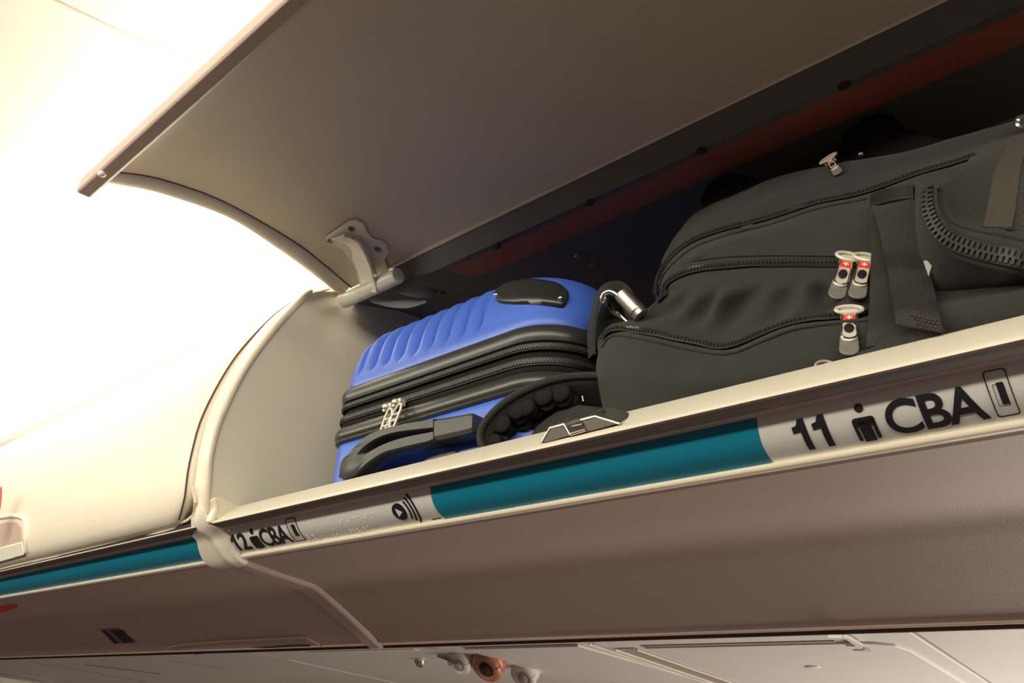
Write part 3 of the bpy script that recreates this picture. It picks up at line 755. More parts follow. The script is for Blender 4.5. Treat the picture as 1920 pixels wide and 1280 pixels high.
vent(868, 1229, .024, 'pale round air vent left of the copper ringed one', 'white_plastic', 'psu_channel')
vent(921, 1233, .030, 'round air vent with copper coloured ring and dark centre', 'copper', 'dark_gap')
vent(988, 1252, .026, 'pale round air vent right of the copper ringed one', 'psu_plastic', 'psu_channel')
MB().prism([ps(*ps_px(a, b), -.0035) for a, b in [(872, 1213), (1084, 1207), (1345, 1282), (1060, 1272), (1010, 1257), (930, 1230), (882, 1217)]], pn * .003).build('raised_panel', M['psu_plastic'], mid)
x, s = ps_px(842, 1218); mb = MB(); mb.prism([ps(x - .012, s - .012, -.012), ps(x + .008, s - .012, -.012), ps(x - .002, s + .022, -.017)], pn * .004); mb.build('arrow_marker', M['webbing_tan'], mid)
slab(-1.24, -.95, .012, .028, 'light_bezel', 'bead', mid, .001, .002, 0)
# grooves of the left panel
for pa, pb, r in [((160, 1245), (300, 1262), .003), ((320, 1238), (420, 1252), .0015), ((0, 1262), (80, 1276), .003), ((55, 1240), (270, 1277), .0020)]:
    A, B = ps_px(*pa), ps_px(*pb)
    MB().tube([ps(*A, .0005), ps(*B, .0005)], r, 8).build('groove', M['psu_channel'], far if A[0] < -2.70 else left)

# ================================================================ SUITCASE
tl = math.radians(10)
SO = Vector((-.852, .612, .1155 + ZC)); SU = Vector((1, 0, 0)); SV = Vector((0, math.cos(tl), -math.sin(tl))); SW = Vector((0, math.sin(tl), math.cos(tl)))
def S(u, v, w): return SO + SU * u + SV * v + SW * w
SWd, SLn = .407, .50
def outline(ins, rad=.075, n=640, rr_=0):
    """rounded rectangle in plan, inset by ins; starts in the middle of the back side"""
    r = max(rad - ins, .012); q_ = r + rr_; l_ = max(.034 - ins * .3, .014); x0, x1, y0, y1 = ins, SWd - ins, ins, SLn - ins
    segs = [('l', (SWd / 2, y1), (x0 + r, y1)), ('a', (x0 + r, y1 - r), 90), ('l', (x0, y1 - r), (x0, y0 + l_)), ('a', (x0 + l_, y0 + l_), 180, l_), ('l', (x0 + l_, y0), (x1 - q_, y0)), ('a', (x1 - q_, y0 + q_), 270, q_), ('l', (x1, y0 + q_), (x1, y1 - r)), ('a', (x1 - r, y1 - r), 0), ('l', (x1 - r, y1), (SWd / 2, y1))]
    cnt = [40, 24, 100, 40, 232, 40, 100, 24, 40]; P = []
    for sg, c in zip(segs, cnt):
        for k in range(c):
            f = k / c
            if sg[0] == 'l': P.append((sg[1][0] + (sg[2][0] - sg[1][0]) * f, sg[1][1] + (sg[2][1] - sg[1][1]) * f))
            else:
                q = math.radians(sg[2] + 90 * f); rq = sg[3] if len(sg) > 3 else r; P.append((sg[1][0] + rq * math.cos(q), sg[1][1] + rq * math.sin(q)))
    return P
def shell(layers, name, m, par, disp=None, closed=(True, True), ang=40):
    rows = [[(u, v, w) for u, v in outline(l_[1], rr_=l_[2] if len(l_) > 2 else 0)] for l_ in layers for w in (l_[0],)]; n = len(rows[0]); V = []
    for j, rw in enumerate(rows):
        for k, (u, v, w) in enumerate(rw):
            p = S(u, v, w)
            if disp:
                a = rw[k - 1]; b = rw[(k + 1) % n]; t = Vector((b[0] - a[0], b[1] - a[1], 0)).normalized(); nn = Vector((-t.y, t.x, 0)) * 1
                if nn.dot(Vector((u - SWd / 2, v - SLn / 2, 0))) < 0: nn = -nn
                du, dv, dw = disp(u, v, w, layers[j][1], nn); p = S(u + du, v + dv, w + dw)
            V.append(p)
    Fc = [(j * n + k, j * n + (k + 1) % n, (j + 1) * n + (k + 1) % n, (j + 1) * n + k) for j in range(len(rows) - 1) for k in range(n)]
    if closed[0]: Fc.append(tuple(range(n)))
    if closed[1]: Fc.append(tuple((len(rows) - 1) * n + k for k in range(n)))
    return mesh(name, V, Fc, M[m], par, ang=ang), V, Fc
sc = empty('suitcase', S(SWd / 2, SLn / 2, 0)); tag(sc, 'bright blue hard-shell cabin suitcase lying flat at the left end of the open bin', 'suitcase')
def ramp(x, a, b): return min(max((x - a) / (b - a), 0), 1)
def rib_disp(u, v, w, ins, nn):
    # scalloped ribs down the shell, ending above the piping; smooth corner at the right
    k = ramp(w, .214, .226) * ramp(u, .02, .05) * (1 - ramp(u, .272, .292))
    ph = ((u - .010) / .0290) % 1.0
    sc_ = (1 - (2 * ph - 1) ** 2) ** .5 if abs(2 * ph - 1) < 1 else 0
    d = -.0125 * k * (1 - sc_)
    top = ramp(w, .280, .308)
    return nn.x * d * (1 - .6 * top), nn.y * d * (1 - .6 * top), d * top
ULay = [(.195, .004), (.200, .002), (.206, .002), (.212, .003), (.218, .0035), (.224, .004), (.230, .005), (.236, .0062), (.242, .0075), (.248, .009), (.254, .011), (.260, .0135), (.266, .0165), (.272, .020), (.278, .025), (.284, .031), (.289, .038), (.294, .047), (.298, .058), (.301, .072), (.303, .090), (.304, .12), (.3045, .15), (.305, .18)]
ULay = [(w * 1.06 - .0117, i_, max(0, i_ - .004) * 1.6) for w, i_ in ULay]
us, UV, UF = shell(ULay, 'upper_shell', 'blue_shell', sc, rib_disp, ang=50)
def low_disp(u, v, w, ins, nn):
    e = ((u - .147) / .105) ** 2 + ((w - .050) / .026) ** 2
    d = .016 * max(0, 1 - e) ** .6 if v < .09 else 0
    return 0, d, 0
LLay = [(0, .045), (.003, .028), (.008, .016), (.015, .008), (.025, .003), (.033, .001)] + [(.036 + .0035 * k, 0) for k in range(21)] + [(.111, .001), (.115, .004)]
ls, LV, LF = shell(LLay, 'lower_shell', 'blue_shell', sc, low_disp)
shell([(.111, .003), (.112, -.002), (.114, -.0035), (.1165, -.003), (.1185, -.0045), (.124, -.0055), (.130, -.0045), (.134, -.002), (.135, .004)], 'lower_piping', 'black_trim', sc, closed=(False, False))
shell([(.172, .004), (.174, -.002), (.178, -.0035), (.183, -.0045), (.188, -.004), (.193, -.002), (.197, .003)], 'upper_piping', 'black_trim', sc, closed=(False, False))
gl = []
k = 0; w = .133
while w < .175:
    gl.append((w, .004 - .004 * abs(math.sin((w - .133) / .014 * PI)))); w += .0015
gs, GV, GF = shell(gl, 'fabric_gusset', 'black_fabric', sc, closed=(False, False))
# zippers run round the gusset
def band_path(w, ins, n=420, lo=.22, hi=.86):
    O = outline(ins); i0, i1 = int(len(O) * lo), int(len(O) * hi); P = []; N = []
    for k in range(i0, i1, 2):
        a, b = O[k - 1], O[(k + 1) % len(O)]; t = Vector((b[0] - a[0], b[1] - a[1], 0)).normalized(); nn = Vector((t.y, -t.x, 0))
        u, v = O[k]
        if nn.dot(Vector((u - SWd / 2, v - SLn / 2, 0))) < 0: nn = -nn
        P.append(S(u, v, w)); N.append((SU * nn.x + SV * nn.y).normalized())
    return P, N
P, N = band_path(.1475, -.0005); zipper('zipper', P, N, sc, .010, .0026, .0038)
P, N = band_path(.1665, -.0005); zipper('zipper', P, N, sc, .009, .0026, .0038)
# corner guard plate with two screws
GTR = bvh(UV, UF)
def patch(T, poly, t, name, m, par, nu=26, nv=10, lift=.0):
    """raised plate conforming to a surface; poly = (left,top,right,bottom) picture outline given as top and bottom curves"""
    A = cr([Vector((a, b, 0)) for a, b in poly[0]], nu); B = cr([Vector((a, b, 0)) for a, b in poly[1]], nu); G_ = []; 
    for i in range(nu):
        for j in range(nv):
            f = j / (nv - 1); q = A[i].lerp(B[i], f); h, nn = hit(T, q.x, q.y)
            if h is None: h, nn = (G_[-1][0], G_[-1][1]) if G_ else (CAM + rayd(q.x, q.y), -rayd(q.x, q.y))
            G_.append((h, nn))
    V = []; Fc = []
    for i in range(nu):
        for j in range(nv):
            h, nn = G_[i * nv + j]; e = min(i, nu - 1 - i, j, nv - 1 - j); k = (.25, .8, 1)[min(e, 2)]
            V.append(h + nn * (lift + t * k))
    m0 = len(V); V += [h - nn * .002 for h, nn in G_]
    for i in range(nu - 1):
        for j in range(nv - 1):
            a = i * nv + j; Fc.append((a, a + 1, a + nv + 1, a + nv)); Fc.append((m0 + a, m0 + a + nv, m0 + a + nv + 1, m0 + a + 1))
    for i in range(nu - 1): Fc += [(i * nv, (i + 1) * nv, m0 + (i + 1) * nv, m0 + i * nv), (i * nv + nv - 1, m0 + i * nv + nv - 1, m0 + (i + 1) * nv + nv - 1, (i + 1) * nv + nv - 1)]
    for j in range(nv - 1): Fc += [(j, m0 + j, m0 + j + 1, j + 1), ((nu - 1) * nv + j, (nu - 1) * nv + j + 1, m0 + (nu - 1) * nv + j + 1, m0 + (nu - 1) * nv + j)]
    return mesh(name, V, Fc, M[m], par, ang=60)
cp = patch(GTR, ([(929, 556), (936, 540), (960, 526), (1000, 524), (1040, 530), (1060, 542), (1066, 558)], [(930, 560), (936, 568), (965, 571), (1000, 571), (1035, 575), (1056, 577), (1066, 562)]), .005, 'corner_guard', 'black_gloss', sc)
for a, b in [(937, 559), (1050, 566)]:
    h, nn = hit(GTR, a, b); MB().sphere(h + nn * .0065, (.0036, .0036, .0036), 12).build('screw', M['chrome'], cp)
# telescopic handle, folded against the end, with its slot
def spx(px, py, v):
    d = rayd(px, py); t = SV.dot(SO + SV * v - CAM) / SV.dot(d); return CAM + d * t
vh = -.030
outer = [(630, 893), (633, 868), (648, 852), (664, 833), (685, 815), (712, 803), (760, 791), (812, 783), (812, 783)]
inner_t = [(676, 845), (679, 841), (685, 836), (694, 829), (712, 820), (740, 812), (770, 808), (790, 806), (812, 804)]
inner_b = [(676, 845), (682, 846), (692, 843), (703, 836), (718, 829), (742, 821), (768, 814), (790, 810), (812, 806)]
lowr = [(630, 893), (644, 897), (664, 890), (690, 868), (715, 852), (742, 844), (775, 836), (800, 830), (812, 825)]
mb = MB(); n = 40
def strip_solid(A, B, th, mb):
    A = cr([spx(a, b, vh) for a, b in A], n); B = cr([spx(a, b, vh) for a, b in B], n); V = []
    for i in range(n):
        c = (A[i] + B[i]) / 2; e = (A[i] - B[i])
        V += [A[i] + SV * .004 - e * .02, c.lerp(A[i], .7) , c.lerp(B[i], .7), B[i] + SV * .004, B[i] + SV * th, A[i] + SV * th]
    Fc = [(6 * i + k, 6 * i + (k + 1) % 6, 6 * i + 6 + (k + 1) % 6, 6 * i + 6 + k) for i in range(n - 1) for k in range(6)] + [tuple(range(6)), tuple(6 * n - 6 + k for k in range(6))]
    mb.add(V, Fc)
strip_solid(outer, inner_t, .022, mb); strip_solid(inner_b, lowr, .022, mb)
th_ = mb.build('telescopic_handle', M['black_plastic'], sc, ang=50)
mb = MB(); strip_solid([(813, 783), (850, 777), (880, 772), (886, 775)], [(813, 825), (850, 817), (878, 810), (884, 806)], .030, mb)
mb.build('handle_mount', M['black_plastic'], th_, ang=40, bevel=.0008)
mb = MB(); mb.prism([spx(a, b, -.003) for a, b in [(780, 872), (800, 858), (830, 846), (850, 843), (864, 848), (870, 858), (868, 866), (820, 878)]], SV * .006); mb.build('handle_socket', M['black_plastic'], sc, bevel=.002)
mb = MB(); mb.prism([spx(a, b, -.003) for a, b in [(655, 905), (680, 893), (700, 890), (700, 905), (660, 915)]], SV * .006); mb.build('handle_socket', M['black_plastic'], sc, bevel=.002)
p = spx(737, 821, -.004); MB().sphere(p, (.007, .004, .003), 12).build('release_button', M['chrome'], sc)
# zipper pulls: slider plus ladder-shaped tab, two side by side
def ladder(px, py, dx, name='zipper_pull'):
    v0 = -.010; a = spx(px, py, v0); mb = MB()
    ax = (SU, SV, SW)
    mb.box(a, .015, .009, .009, ax)
    mb.sphere(a + SV * -.006, (.005, .005, .004), 10)
    top = spx(px + 2, py + 2, v0 - .007); bot = spx(px + dx, py + 46, v0 - .008)
    D = (bot - top); side = SU
    for s_ in (-1, 1): mb.tube([top + side * s_ * .0035, top + D * .25 + side * s_ * .0062, bot + side * s_ * .0085], .0016, 8)
    for f, w_ in ((0, .0035), (.42, .0066), (.70, .0070), (1, .0075)): mb.tube([top + D * f - side * w_, top + D * f + side * w_], .0016, 8)
    mb.build(name, M['satin_metal'], sc, ang=40)
ladder(748, 756, -18); ladder(730, 765, -10)

# ================================================================ BACKPACK
bp = empty('backpack', (-.05, .85, ZC + floor_z(.85))); tag(bp, 'large black fabric backpack lying in the open bin, with silver zipper pulls and strap', 'backpack')
Z3 = [(1121, 651), (1147, 617), (1207, 625), (1272, 640), (1341, 653), (1375, 651), (1427, 630), (1487, 608), (1568, 597), (1640, 590), (1760, 568), (1920, 535), (2100, 500)]
Z2 = [(1240, 566), (1246, 540), (1263, 522), (1315, 507), (1401, 499), (1487, 496), (1555, 497), (1629, 497), (1760, 480), (1920, 450), (2100, 410)]
Z1 = [(1229, 552), (1233, 518), (1255, 484), (1293, 456), (1358, 432), (1444, 411), (1530, 383), (1624, 363), (1719, 329), (1788, 310), (1831, 295), (1920, 262), (2100, 190)]
def row(P, y, dy0=0.0, off=(0, 0)):
    n = len(P); out = []
    for i, (a, b) in enumerate(P):
        out.append(at(a + off[0], b + off[1], y=y + (dy0 if i == 0 else (dy0 * .35 if i == 1 else 0))))
    return out
def wrow(x0, x1, y, z, k=6): return [Vector((x0 + (x1 - x0) * i / k, y, z + ZC)) for i in range(k + 1)]
rows = [
 wrow(-.36, .22, .645, floor_z(.645) + .003), wrow(-.375, .22, .607, .140),
 row([(1119, 700), (1135, 712), (1250, 715), (1400, 705), (1560, 665), (1700, 625), (1850, 590), (2100, 545)], .598, .03),
 row(Z3, .606, .03, (0, 13)), row(Z3, .622, .03, (0, 2)), row(Z3, .632, .03, (2, -8)),
 row([(1186, 600), (1215, 592), (1300, 596), (1400, 588), (1500, 565), (1620, 545), (1760, 525), (1920, 495), (2100, 460)], .650, .04),
 row([(1222, 572), (1250, 552), (1320, 545), (1420, 535), (1520, 530), (1629, 525), (1760, 505), (1920, 475), (2100, 440)], .652, .04),
 row(Z2, .662, .05, (0, 10)), row(Z2, .672, .05, (0, -1)), row(Z2, .676, .05, (0, -13)),
 row([(1234, 530), (1262, 495), (1330, 466), (1430, 445), (1530, 425), (1630, 405), (1760, 375), (1920, 330), (2100, 270)], .690, .05),
 row(Z1, .728, .05, (0, 9)), row(Z1, .742, .05, (0, 0)), row(Z1, .752, .05, (1, -8)),
 row([(1248, 470), (1275, 440), (1340, 405), (1420, 375), (1530, 345), (1650, 325), (1800, 285), (2000, 225)], .80, .04),
 row([(1300, 418), (1330, 392), (1401, 361), (1465, 335), (1551, 314), (1700, 286), (1850, 246), (2050, 185)], .865, .03),
]
last = cr(rows[-1], 8)
rows.append([p + Vector((.01, .13, -.015)) for p in last]); 
rows.append([Vector((p.x * .98, 1.12, ZC + .36)) for p in last]); rows.append([Vector((p.x, 1.13, ZC + .12)) for p in last]); rows.append([Vector((p.x, 1.10, ZC + floor_z(1.10) + .004)) for p in last]); rows.append(wrow(-.34, .22, .85, floor_z(.85) + .003))
NC = 150
R_ = [cr(r, NC) for r in rows]
def loft(R_, name, m, par, dispf=None, per=6, capx=True):
    nr = len(R_); G_ = []
    for i in range(nr):
        for k in range(per):
            t = k / per; a, b, c, d = R_[i - 1], R_[i], R_[(i + 1) % nr], R_[(i + 2) % nr]
            G_.append([0.5 * ((2 * b[j]) + (c[j] - a[j]) * t + (2 * a[j] - 5 * b[j] + 4 * c[j] - d[j]) * t * t + (3 * b[j] - a[j] - 3 * c[j] + d[j]) * t ** 3) for j in range(len(b))])
    n = len(G_); m_ = len(G_[0])
    cen = [sum((G_[i][j] for i in range(n)), Vector()) / n for j in range(m_)]
    cols = []
    # rounded left end
    for f, dx in ((.25, .035), (.6, .016), (.86, .005)):
        cols.append([cen[0].lerp(G_[i][0], f) + Vector((dx, 0, 0)) for i in range(n)])
    for j in range(m_): cols.append([G_[i][j] for i in range(n)])
    for f, dx in ((.86, .02), (.5, .035)): cols.append([cen[-1].lerp(G_[i][-1], f) + Vector((dx, 0, 0)) for i in range(n)])
    V = [dispf(p) if dispf else p for c in cols for p in c]; Fc = []
    for j in range(len(cols) - 1):
        for i in range(n): Fc.append((j * n + i, j * n + (i + 1) % n, (j + 1) * n + (i + 1) % n, (j + 1) * n + i))
    Fc.append(tuple(range(n))); Fc.append(tuple((len(cols) - 1) * n + i for i in range(n)))
    return mesh(name, V, Fc, M[m], par, ang=70), V, Fc
from mathutils import noise
def wrink(p):
    # slack folds in the cloth, strongest on the middle pocket
    q = p - Vector((0, 0, ZC)); k = math.exp(-((q.z - (.276 - .22 * (q.x + .36))) / .020) ** 4) * (1 if q.y < .76 else 0)
    fold = math.sin((q.x * 1.0 - q.z * .9) * 135 + 5 * noise.noise(Vector((q.x * 16, 0, q.z * 16)))) * (.0070 + .005 * noise.noise(Vector((q.x * 22, 3, 0)))) * ramp(q.x, -.37, -.30) * (1 - ramp(q.x, -.14, -.08))
    g_ = noise.noise(Vector((q.x * 14, q.y * 8, q.z * 22))) * .0030 + noise.noise(Vector((q.x * 45 + q.z * 30, q.y * 20, q.z * 60))) * .0010
    return p + Vector((0, -(fold * k) - g_ * .8, g_ * .4))
body, BV, BF = loft(R_, 'main_body', 'cloth', bp, wrink)
BT = bvh(BV, BF)
def zip_px(P, w=.013, n=130, lift=.0022, name='zipper'):
    A, B = path_on(BT, P, n, lift); return zipper(name, A, B, bp, w)
zip_px([(1132, 638), (1147, 621)] + Z3[2:9] + [(1625, 592)], .014)
zip_px([(1245, 562), (1249, 541), (1266, 523)] + Z2[3:7] + [(1625, 497)], .014)
zip_px([(1233, 548), (1237, 519), (1258, 486)] + Z1[3:11], .011, 90, .002)
# seam piping above and below zippers (slim welts)
def welt(P, r=.0017, n=110, m='cloth', name='piping', lift=.001):
    A, B = path_on(BT, P, n, lift); return MB().tube(A, r, 8).build(name, M[m], bp)
welt([(1130, 650), (1150, 628), (1207, 636), (1272, 651), (1341, 664), (1380, 661), (1430, 640), (1490, 618), (1570, 607), (1625, 602)])
welt([(1238, 545), (1242, 520), (1262, 496), (1299, 466), (1360, 443), (1446, 421), (1530, 393), (1625, 374)])
welt([(1300, 490), (1360, 482), (1450, 479), (1550, 480), (1625, 480)], .0012)
for a, b in ([(1286, 496), (1322, 480)], [(1377, 443), (1414, 429)], [(1481, 403), (1518, 392)]):
    A, B = path_on(BT, [a, ((a[0] + b[0]) / 2, (a[1] + b[1]) / 2 - 1), b], 8, .0055); MB().tube(A, [.0004, .0009, .0012, .0013, .0012, .001, .0007, .0003], 8).build('reflective_piping', M['chrome'], bp)
# compression strap: buckle, two layers, stitched end
def strap(ptsL, ptsR, lift, t, name, m, n=36, par=None):
    A = cr([Vector((a, b, 0)) for a, b in ptsL], n); B = cr([Vector((a, b, 0)) for a, b in ptsR], n); V = []; PP = []
    for i in range(n):
        r_ = []
        for j in range(7):
            q = A[i].lerp(B[i], j / 6); h, nn = hit(BT, q.x, q.y); r_.append((h, nn))
        PP.append(r_)
    d0 = [min((h - CAM).length for h, nn in r_ if h is not None) for r_ in PP]
    for _ in range(4): d0 = [min(d0[i], (d0[max(i - 1, 0)] + d0[min(i + 1, n - 1)]) / 2) for i in range(n)]
    for i in range(n):
        for j in range(7):
            q = A[i].lerp(B[i], j / 6); d = rayd(q.x, q.y); c = CAM + d * (d0[i] - lift); V.append(c)
    n0 = len(V); V += [v + Vector((0, t, -t * .2)) for v in V]
    Fc = []
    for i in range(n - 1):
        for j in range(6):
            a = i * 7 + j; Fc += [(a, a + 1, a + 8, a + 7), (n0 + a, n0 + a + 7, n0 + a + 8, n0 + a + 1)]
    for i in range(n - 1): Fc += [(i * 7, i * 7 + 7, n0 + i * 7 + 7, n0 + i * 7), (i * 7 + 6, n0 + i * 7 + 6, n0 + i * 7 + 13, i * 7 + 13)]
    for j in range(6): Fc += [(j, n0 + j, n0 + j + 1, j + 1), (n0 - 7 + j, n0 - 6 + j, 2 * n0 - 6 + j, 2 * n0 - 7 + j)]
    return mesh(name, V, Fc, M[m], par or bp, ang=60), V, Fc
st0, _, _ = strap([(1633, 385), (1633, 475), (1630, 565), (1624, 650)], [(1660, 385), (1680, 475), (1690, 565), (1695, 640)], .010, .002, 'strap', 'webbing')
st1, SV_, SF_ = strap([(1636, 388), (1650, 440), (1663, 501), (1673, 560), (1680, 608)], [(1712, 372), (1730, 440), (1744, 510), (1758, 570), (1768, 622)], .020, .0022, 'strap', 'webbing')
strap([(1585, 668), (1640, 648), (1690, 612), (1745, 602), (1770, 610)], [(1585, 690), (1640, 690), (1690, 670), (1745, 650), (1775, 640)], .014, .002, 'strap', 'webbing')
BK, BKV, BKF = strap([(1630, 366), (1652, 356), (1680, 350), (1712, 346)], [(1632, 384), (1655, 378), (1682, 372), (1713, 368)], .022, .006, 'strap_buckle', 'black_gloss', n=20)
strap([(1630, 382), (1655, 375), (1682, 369), (1713, 366)], [(1631, 387), (1656, 380), (1683, 374), (1713, 371)], .025, .003, 'buckle_bar', 'black_trim', n=20, par=BK)
# stitched strap end with a field of small holes
se, SEV, SEF = strap([(1680, 580), (1710, 580), (1740, 588), (1764, 596)], [(1678, 606), (1708, 608), (1738, 614), (1766, 622)], .024, .003, 'strap_end', 'webbing', n=20)
ST = bvh(SEV, SEF); mb = MB()
for j in range(4):
    for i in range(10):
        a = 1688 + i * 7.4 + (j % 2) * 3.5; b = 585 + i * 1.7 + j * 6.3
        h, nn = hit(ST, a, b)
        if h is not None: mb.sphere(h + nn * .0002, (.0016, .0006, .0012), 6)
mb.build('strap_end_holes', M['dark_gap'], se)['kind'] = 'stuff'
# zipper pulls
def pull(px, py, qx, qy, w=.0105, dim=False, lift=.006, r0=.011):
    """slider at (px,py), tab hanging to (qx,qy)"""
    h, nn = hit(BT, px, py); d = rayd(px, py); a = CAM + d * ((h - CAM).length - lift)
    d2 = rayd(qx, qy); h2, n2 = hit(BT, qx, qy); b = CAM + d2 * (min((h2 - CAM).length, (a - CAM).length + .02) - lift * 1.2)
    T = (b - a).normalized(); Nn = (-(d + d2)).normalized(); Sd = T.cross(Nn).normalized(); Nn = Sd.cross(T)
    r_ = MB(); L = (b - a).length
    r_.box(a + Nn * .001, .010, .013, .005, (T, Sd, Nn)); 
    r_.tube([a + Sd * .010 * math.cos(q) + T * .0055 * math.sin(q) + Nn * .005 for q in [2 * PI * k / 20 for k in range(21)]], .0016, 8)
    o = r_.build('zipper_pull', M['satin_metal'], bp, ang=40)
    # tab: rounded plate with rim
    def pl(t0, t1, w0, w1, up, n=8):
        P = []
        for k in range(n + 1):
            q = PI * k / n; P.append(a + T * (t1 * L - w1 * .5 + math.sin(q) * w1 * .5) + Sd * math.cos(q) * w1 / 2 + Nn * up)
        for k in range(n + 1):
            q = PI + PI * k / n; P.append(a + T * (t0 * L + w0 * .5 + math.sin(q) * w0 * .5) + Sd * math.cos(q) * w0 / 2 + Nn * up)
        return P
    MB().prism(pl(-.02, 1.22, w * 1.05, w * 1.35, .0020), -Nn * .002).build('rubber_tab', M['clear_rubber'], o, bevel=.0006)
    MB().prism(pl(.02, .90, w, w * 1.15, .0040), -Nn * .0022).build('tab', M['satin_metal'], o, ang=40, bevel=.0006)
    P = pl(.06, .86, w * .92, w * 1.08, .0044); MB().tube(P + [P[0]], .0008, 6).build('tab_rim', M['chrome'], o)
    c = a + T * L * .55; MB().sphere(c + Nn * .0042, (L * .15, w * .36, .0008), 16, (T, Sd, Nn)).build('tab_window', M['ink'], o)
    c = a + T * L * .25; u = c + Nn * .0042
    em = MB(); em.box(u, .0085, .0085, .0012, (T, Sd, Nn)); e = em.build('emblem', M['red'], o, bevel=.0004)
    cr_ = MB(); cr_.box(u + Nn * .0008, .0048, .0014, .0006, (T, Sd, Nn)); cr_.box(u + Nn * .0008, .0014, .0048, .0006, (T, Sd, Nn)); cr_.build('emblem_cross', M['white'], e)
    return o
pull(1588, 489, 1570, 548); pull(1622, 491, 1608, 548, lift=.004); pull(1592, 590, 1592, 652, lift=.009); pull(1557, 303, 1570, 322, .008, lift=.006)
# grey tag behind the strap
MB().prism([at(a, b, y=.615) for a, b in [(1731, 489), (1738, 488), (1747, 498), (1741, 518)]], (0, .003, 0)).build('fabric_tab', M['clear_rubber'], bp)
# D-ring at the foot of the bag
MB().tube(cr([at(a, b, y=.592) for a, b in [(1530, 690), (1532, 681), (1545, 677), (1560, 681), (1566, 690)]], 14), .0016, 8).build('ring', M['metal_dark'], bp)
# side pocket with a thick piped rim on the right
def prow(P, y): return [at(a, b, y=y) for a, b in P]
prs = [prow([(1718, 340), (1716, 420), (1728, 500), (1750, 562), (1830, 552), (1920, 537), (2080, 505)], .700),
 prow([(1724, 345), (1722, 420), (1735, 498), (1757, 550), (1830, 545), (1920, 530), (2080, 498)], .650),
 prow([(1733, 350), (1730, 400), (1744, 455), (1785, 500), (1860, 520), (1920, 522), (2080, 492)], .620),
 prow([(1742, 350), (1738, 390), (1756, 435), (1793, 466), (1859, 490), (1920, 500), (2080, 474)], .600),
 prow([(1750, 350), (1753, 388), (1773, 427), (1813, 447), (1859, 460), (1920, 474), (2080, 450)], .596),
 prow([(1758, 350), (1769, 388), (1791, 419), (1840, 433), (1870, 436), (1920, 446), (2080, 426)], .604),
 prow([(1764, 348), (1778, 378), (1806, 404), (1846, 416), (1880, 420), (1920, 428), (2080, 408)], .618),
 prow([(1790, 332), (1810, 350), (1835, 368), (1860, 376), (1890, 380), (1920, 382), (2080, 362)], .640),
 prow([(1812, 308), (1832, 312), (1852, 318), (1875, 320), (1898, 318), (1920, 316), (2080, 290)], .680),
 prow([(1824, 296), (1840, 290), (1858, 284), (1880, 276), (1900, 268), (1920, 258), (2080, 212)], .740),
 prow([(1830, 292), (1845, 284), (1862, 278), (1882, 270), (1902, 262), (1920, 252), (2080, 206)], .800)]
PR = [cr(r, 70) for r in prs]; V = []; Fc = []; GR = []
for i in range(len(PR) - 1):
    a, b, c, d = PR[max(i - 1, 0)], PR[i], PR[i + 1], PR[min(i + 2, len(PR) - 1)]
    for k in range(5):
        t = k / 5; GR.append([0.5 * ((2 * b[j]) + (c[j] - a[j]) * t + (2 * a[j] - 5 * b[j] + 4 * c[j] - d[j]) * t * t + (3 * b[j] - a[j] - 3 * c[j] + d[j]) * t ** 3) for j in range(70)])
GR.append(PR[-1])
V = [p + Vector((0, -.0016 * noise.noise(p * 25), 0)) for r in GR for p in r]; Fc = [(i * 70 + j, i * 70 + j + 1, i * 70 + 71 + j, i * 70 + 70 + j) for i in range(len(GR) - 1) for j in range(69)]
pk = mesh('side_pocket', V, Fc, M['cloth'], bp, ang=70); s_ = pk.modifiers.new('solid', 'SOLIDIFY'); s_.thickness = .003; s_.offset = 0
PT = bvh(V, Fc)
A, B = path_on(PT, [(1746, 352), (1744, 388), (1762, 430), (1798, 456), (1859, 474), (1935, 490)], 90, .0005); zipper('zipper', A, B, pk, .014, pitch=.0030, tw=.0070, tm='coil')
for P in ([(1756, 350), (1766, 388), (1788, 421), (1840, 437), (1870, 442), (1935, 456)], [(1738, 352), (1734, 392), (1752, 440), (1790, 474), (1859, 496), (1935, 510)]):
    A, B = path_on(PT, P, 70, .001); MB().tube(A, .003, 8).build('piping', M['cloth'], pk)
A, B = path_on(PT, [(1925, 262), (1898, 300), (1884, 345), (1876, 400), (1868, 432)], 30, .001); ribbon(A, B, .019, .002).build('pocket_strap', M['webbing_tan'], pk)
A, B = path_on(PT, [(1935, 300), (1915, 340), (1908, 390), (1900, 436)], 24, .001); ribbon(A, B, .030, .001).build('mesh_panel', M['mesh_fabric'], pk)
# carry handles on top of the bag, in the dark
def blob(pts, name, m, y, t=.03):
    P = [at(a, b, y=y) for a, b in pts]; return MB().prism(P, (0, t, .0)).build(name, M[m], bp, bevel=.006, seg=3)
blob([(1313, 410), (1311, 375), (1322, 345), (1345, 328), (1375, 322), (1405, 328), (1435, 347), (1420, 370), (1360, 400)], 'carry_handle', 'black_fabric', .86)
blob([(1545, 318), (1560, 280), (1585, 245), (1620, 218), (1650, 206), (1670, 212), (1700, 240), (1780, 262), (1860, 232), (1925, 205), (1925, 262), (1800, 300), (1700, 318), (1600, 330)], 'shoulder_harness', 'black_fabric', .88, .05)
MB().tube(cr([at(a, b, y=.865) for a, b in [(1668, 298), (1700, 292), (1730, 286), (1757, 277)]], 12), .0012, 6).build('handle_edge', M['metal_dark'], bp)
MB().sphere(at(1614, 289, y=.868), .004, 10).build('rivet', M['chrome'], bp)
MB().tube(cr([at(a, b, y=.80) for a, b in [(1925, 218), (1910, 222), (1908, 232), (1918, 238), (1930, 238)]], 12), .003, 8).build('ring', M['chrome'], bp)
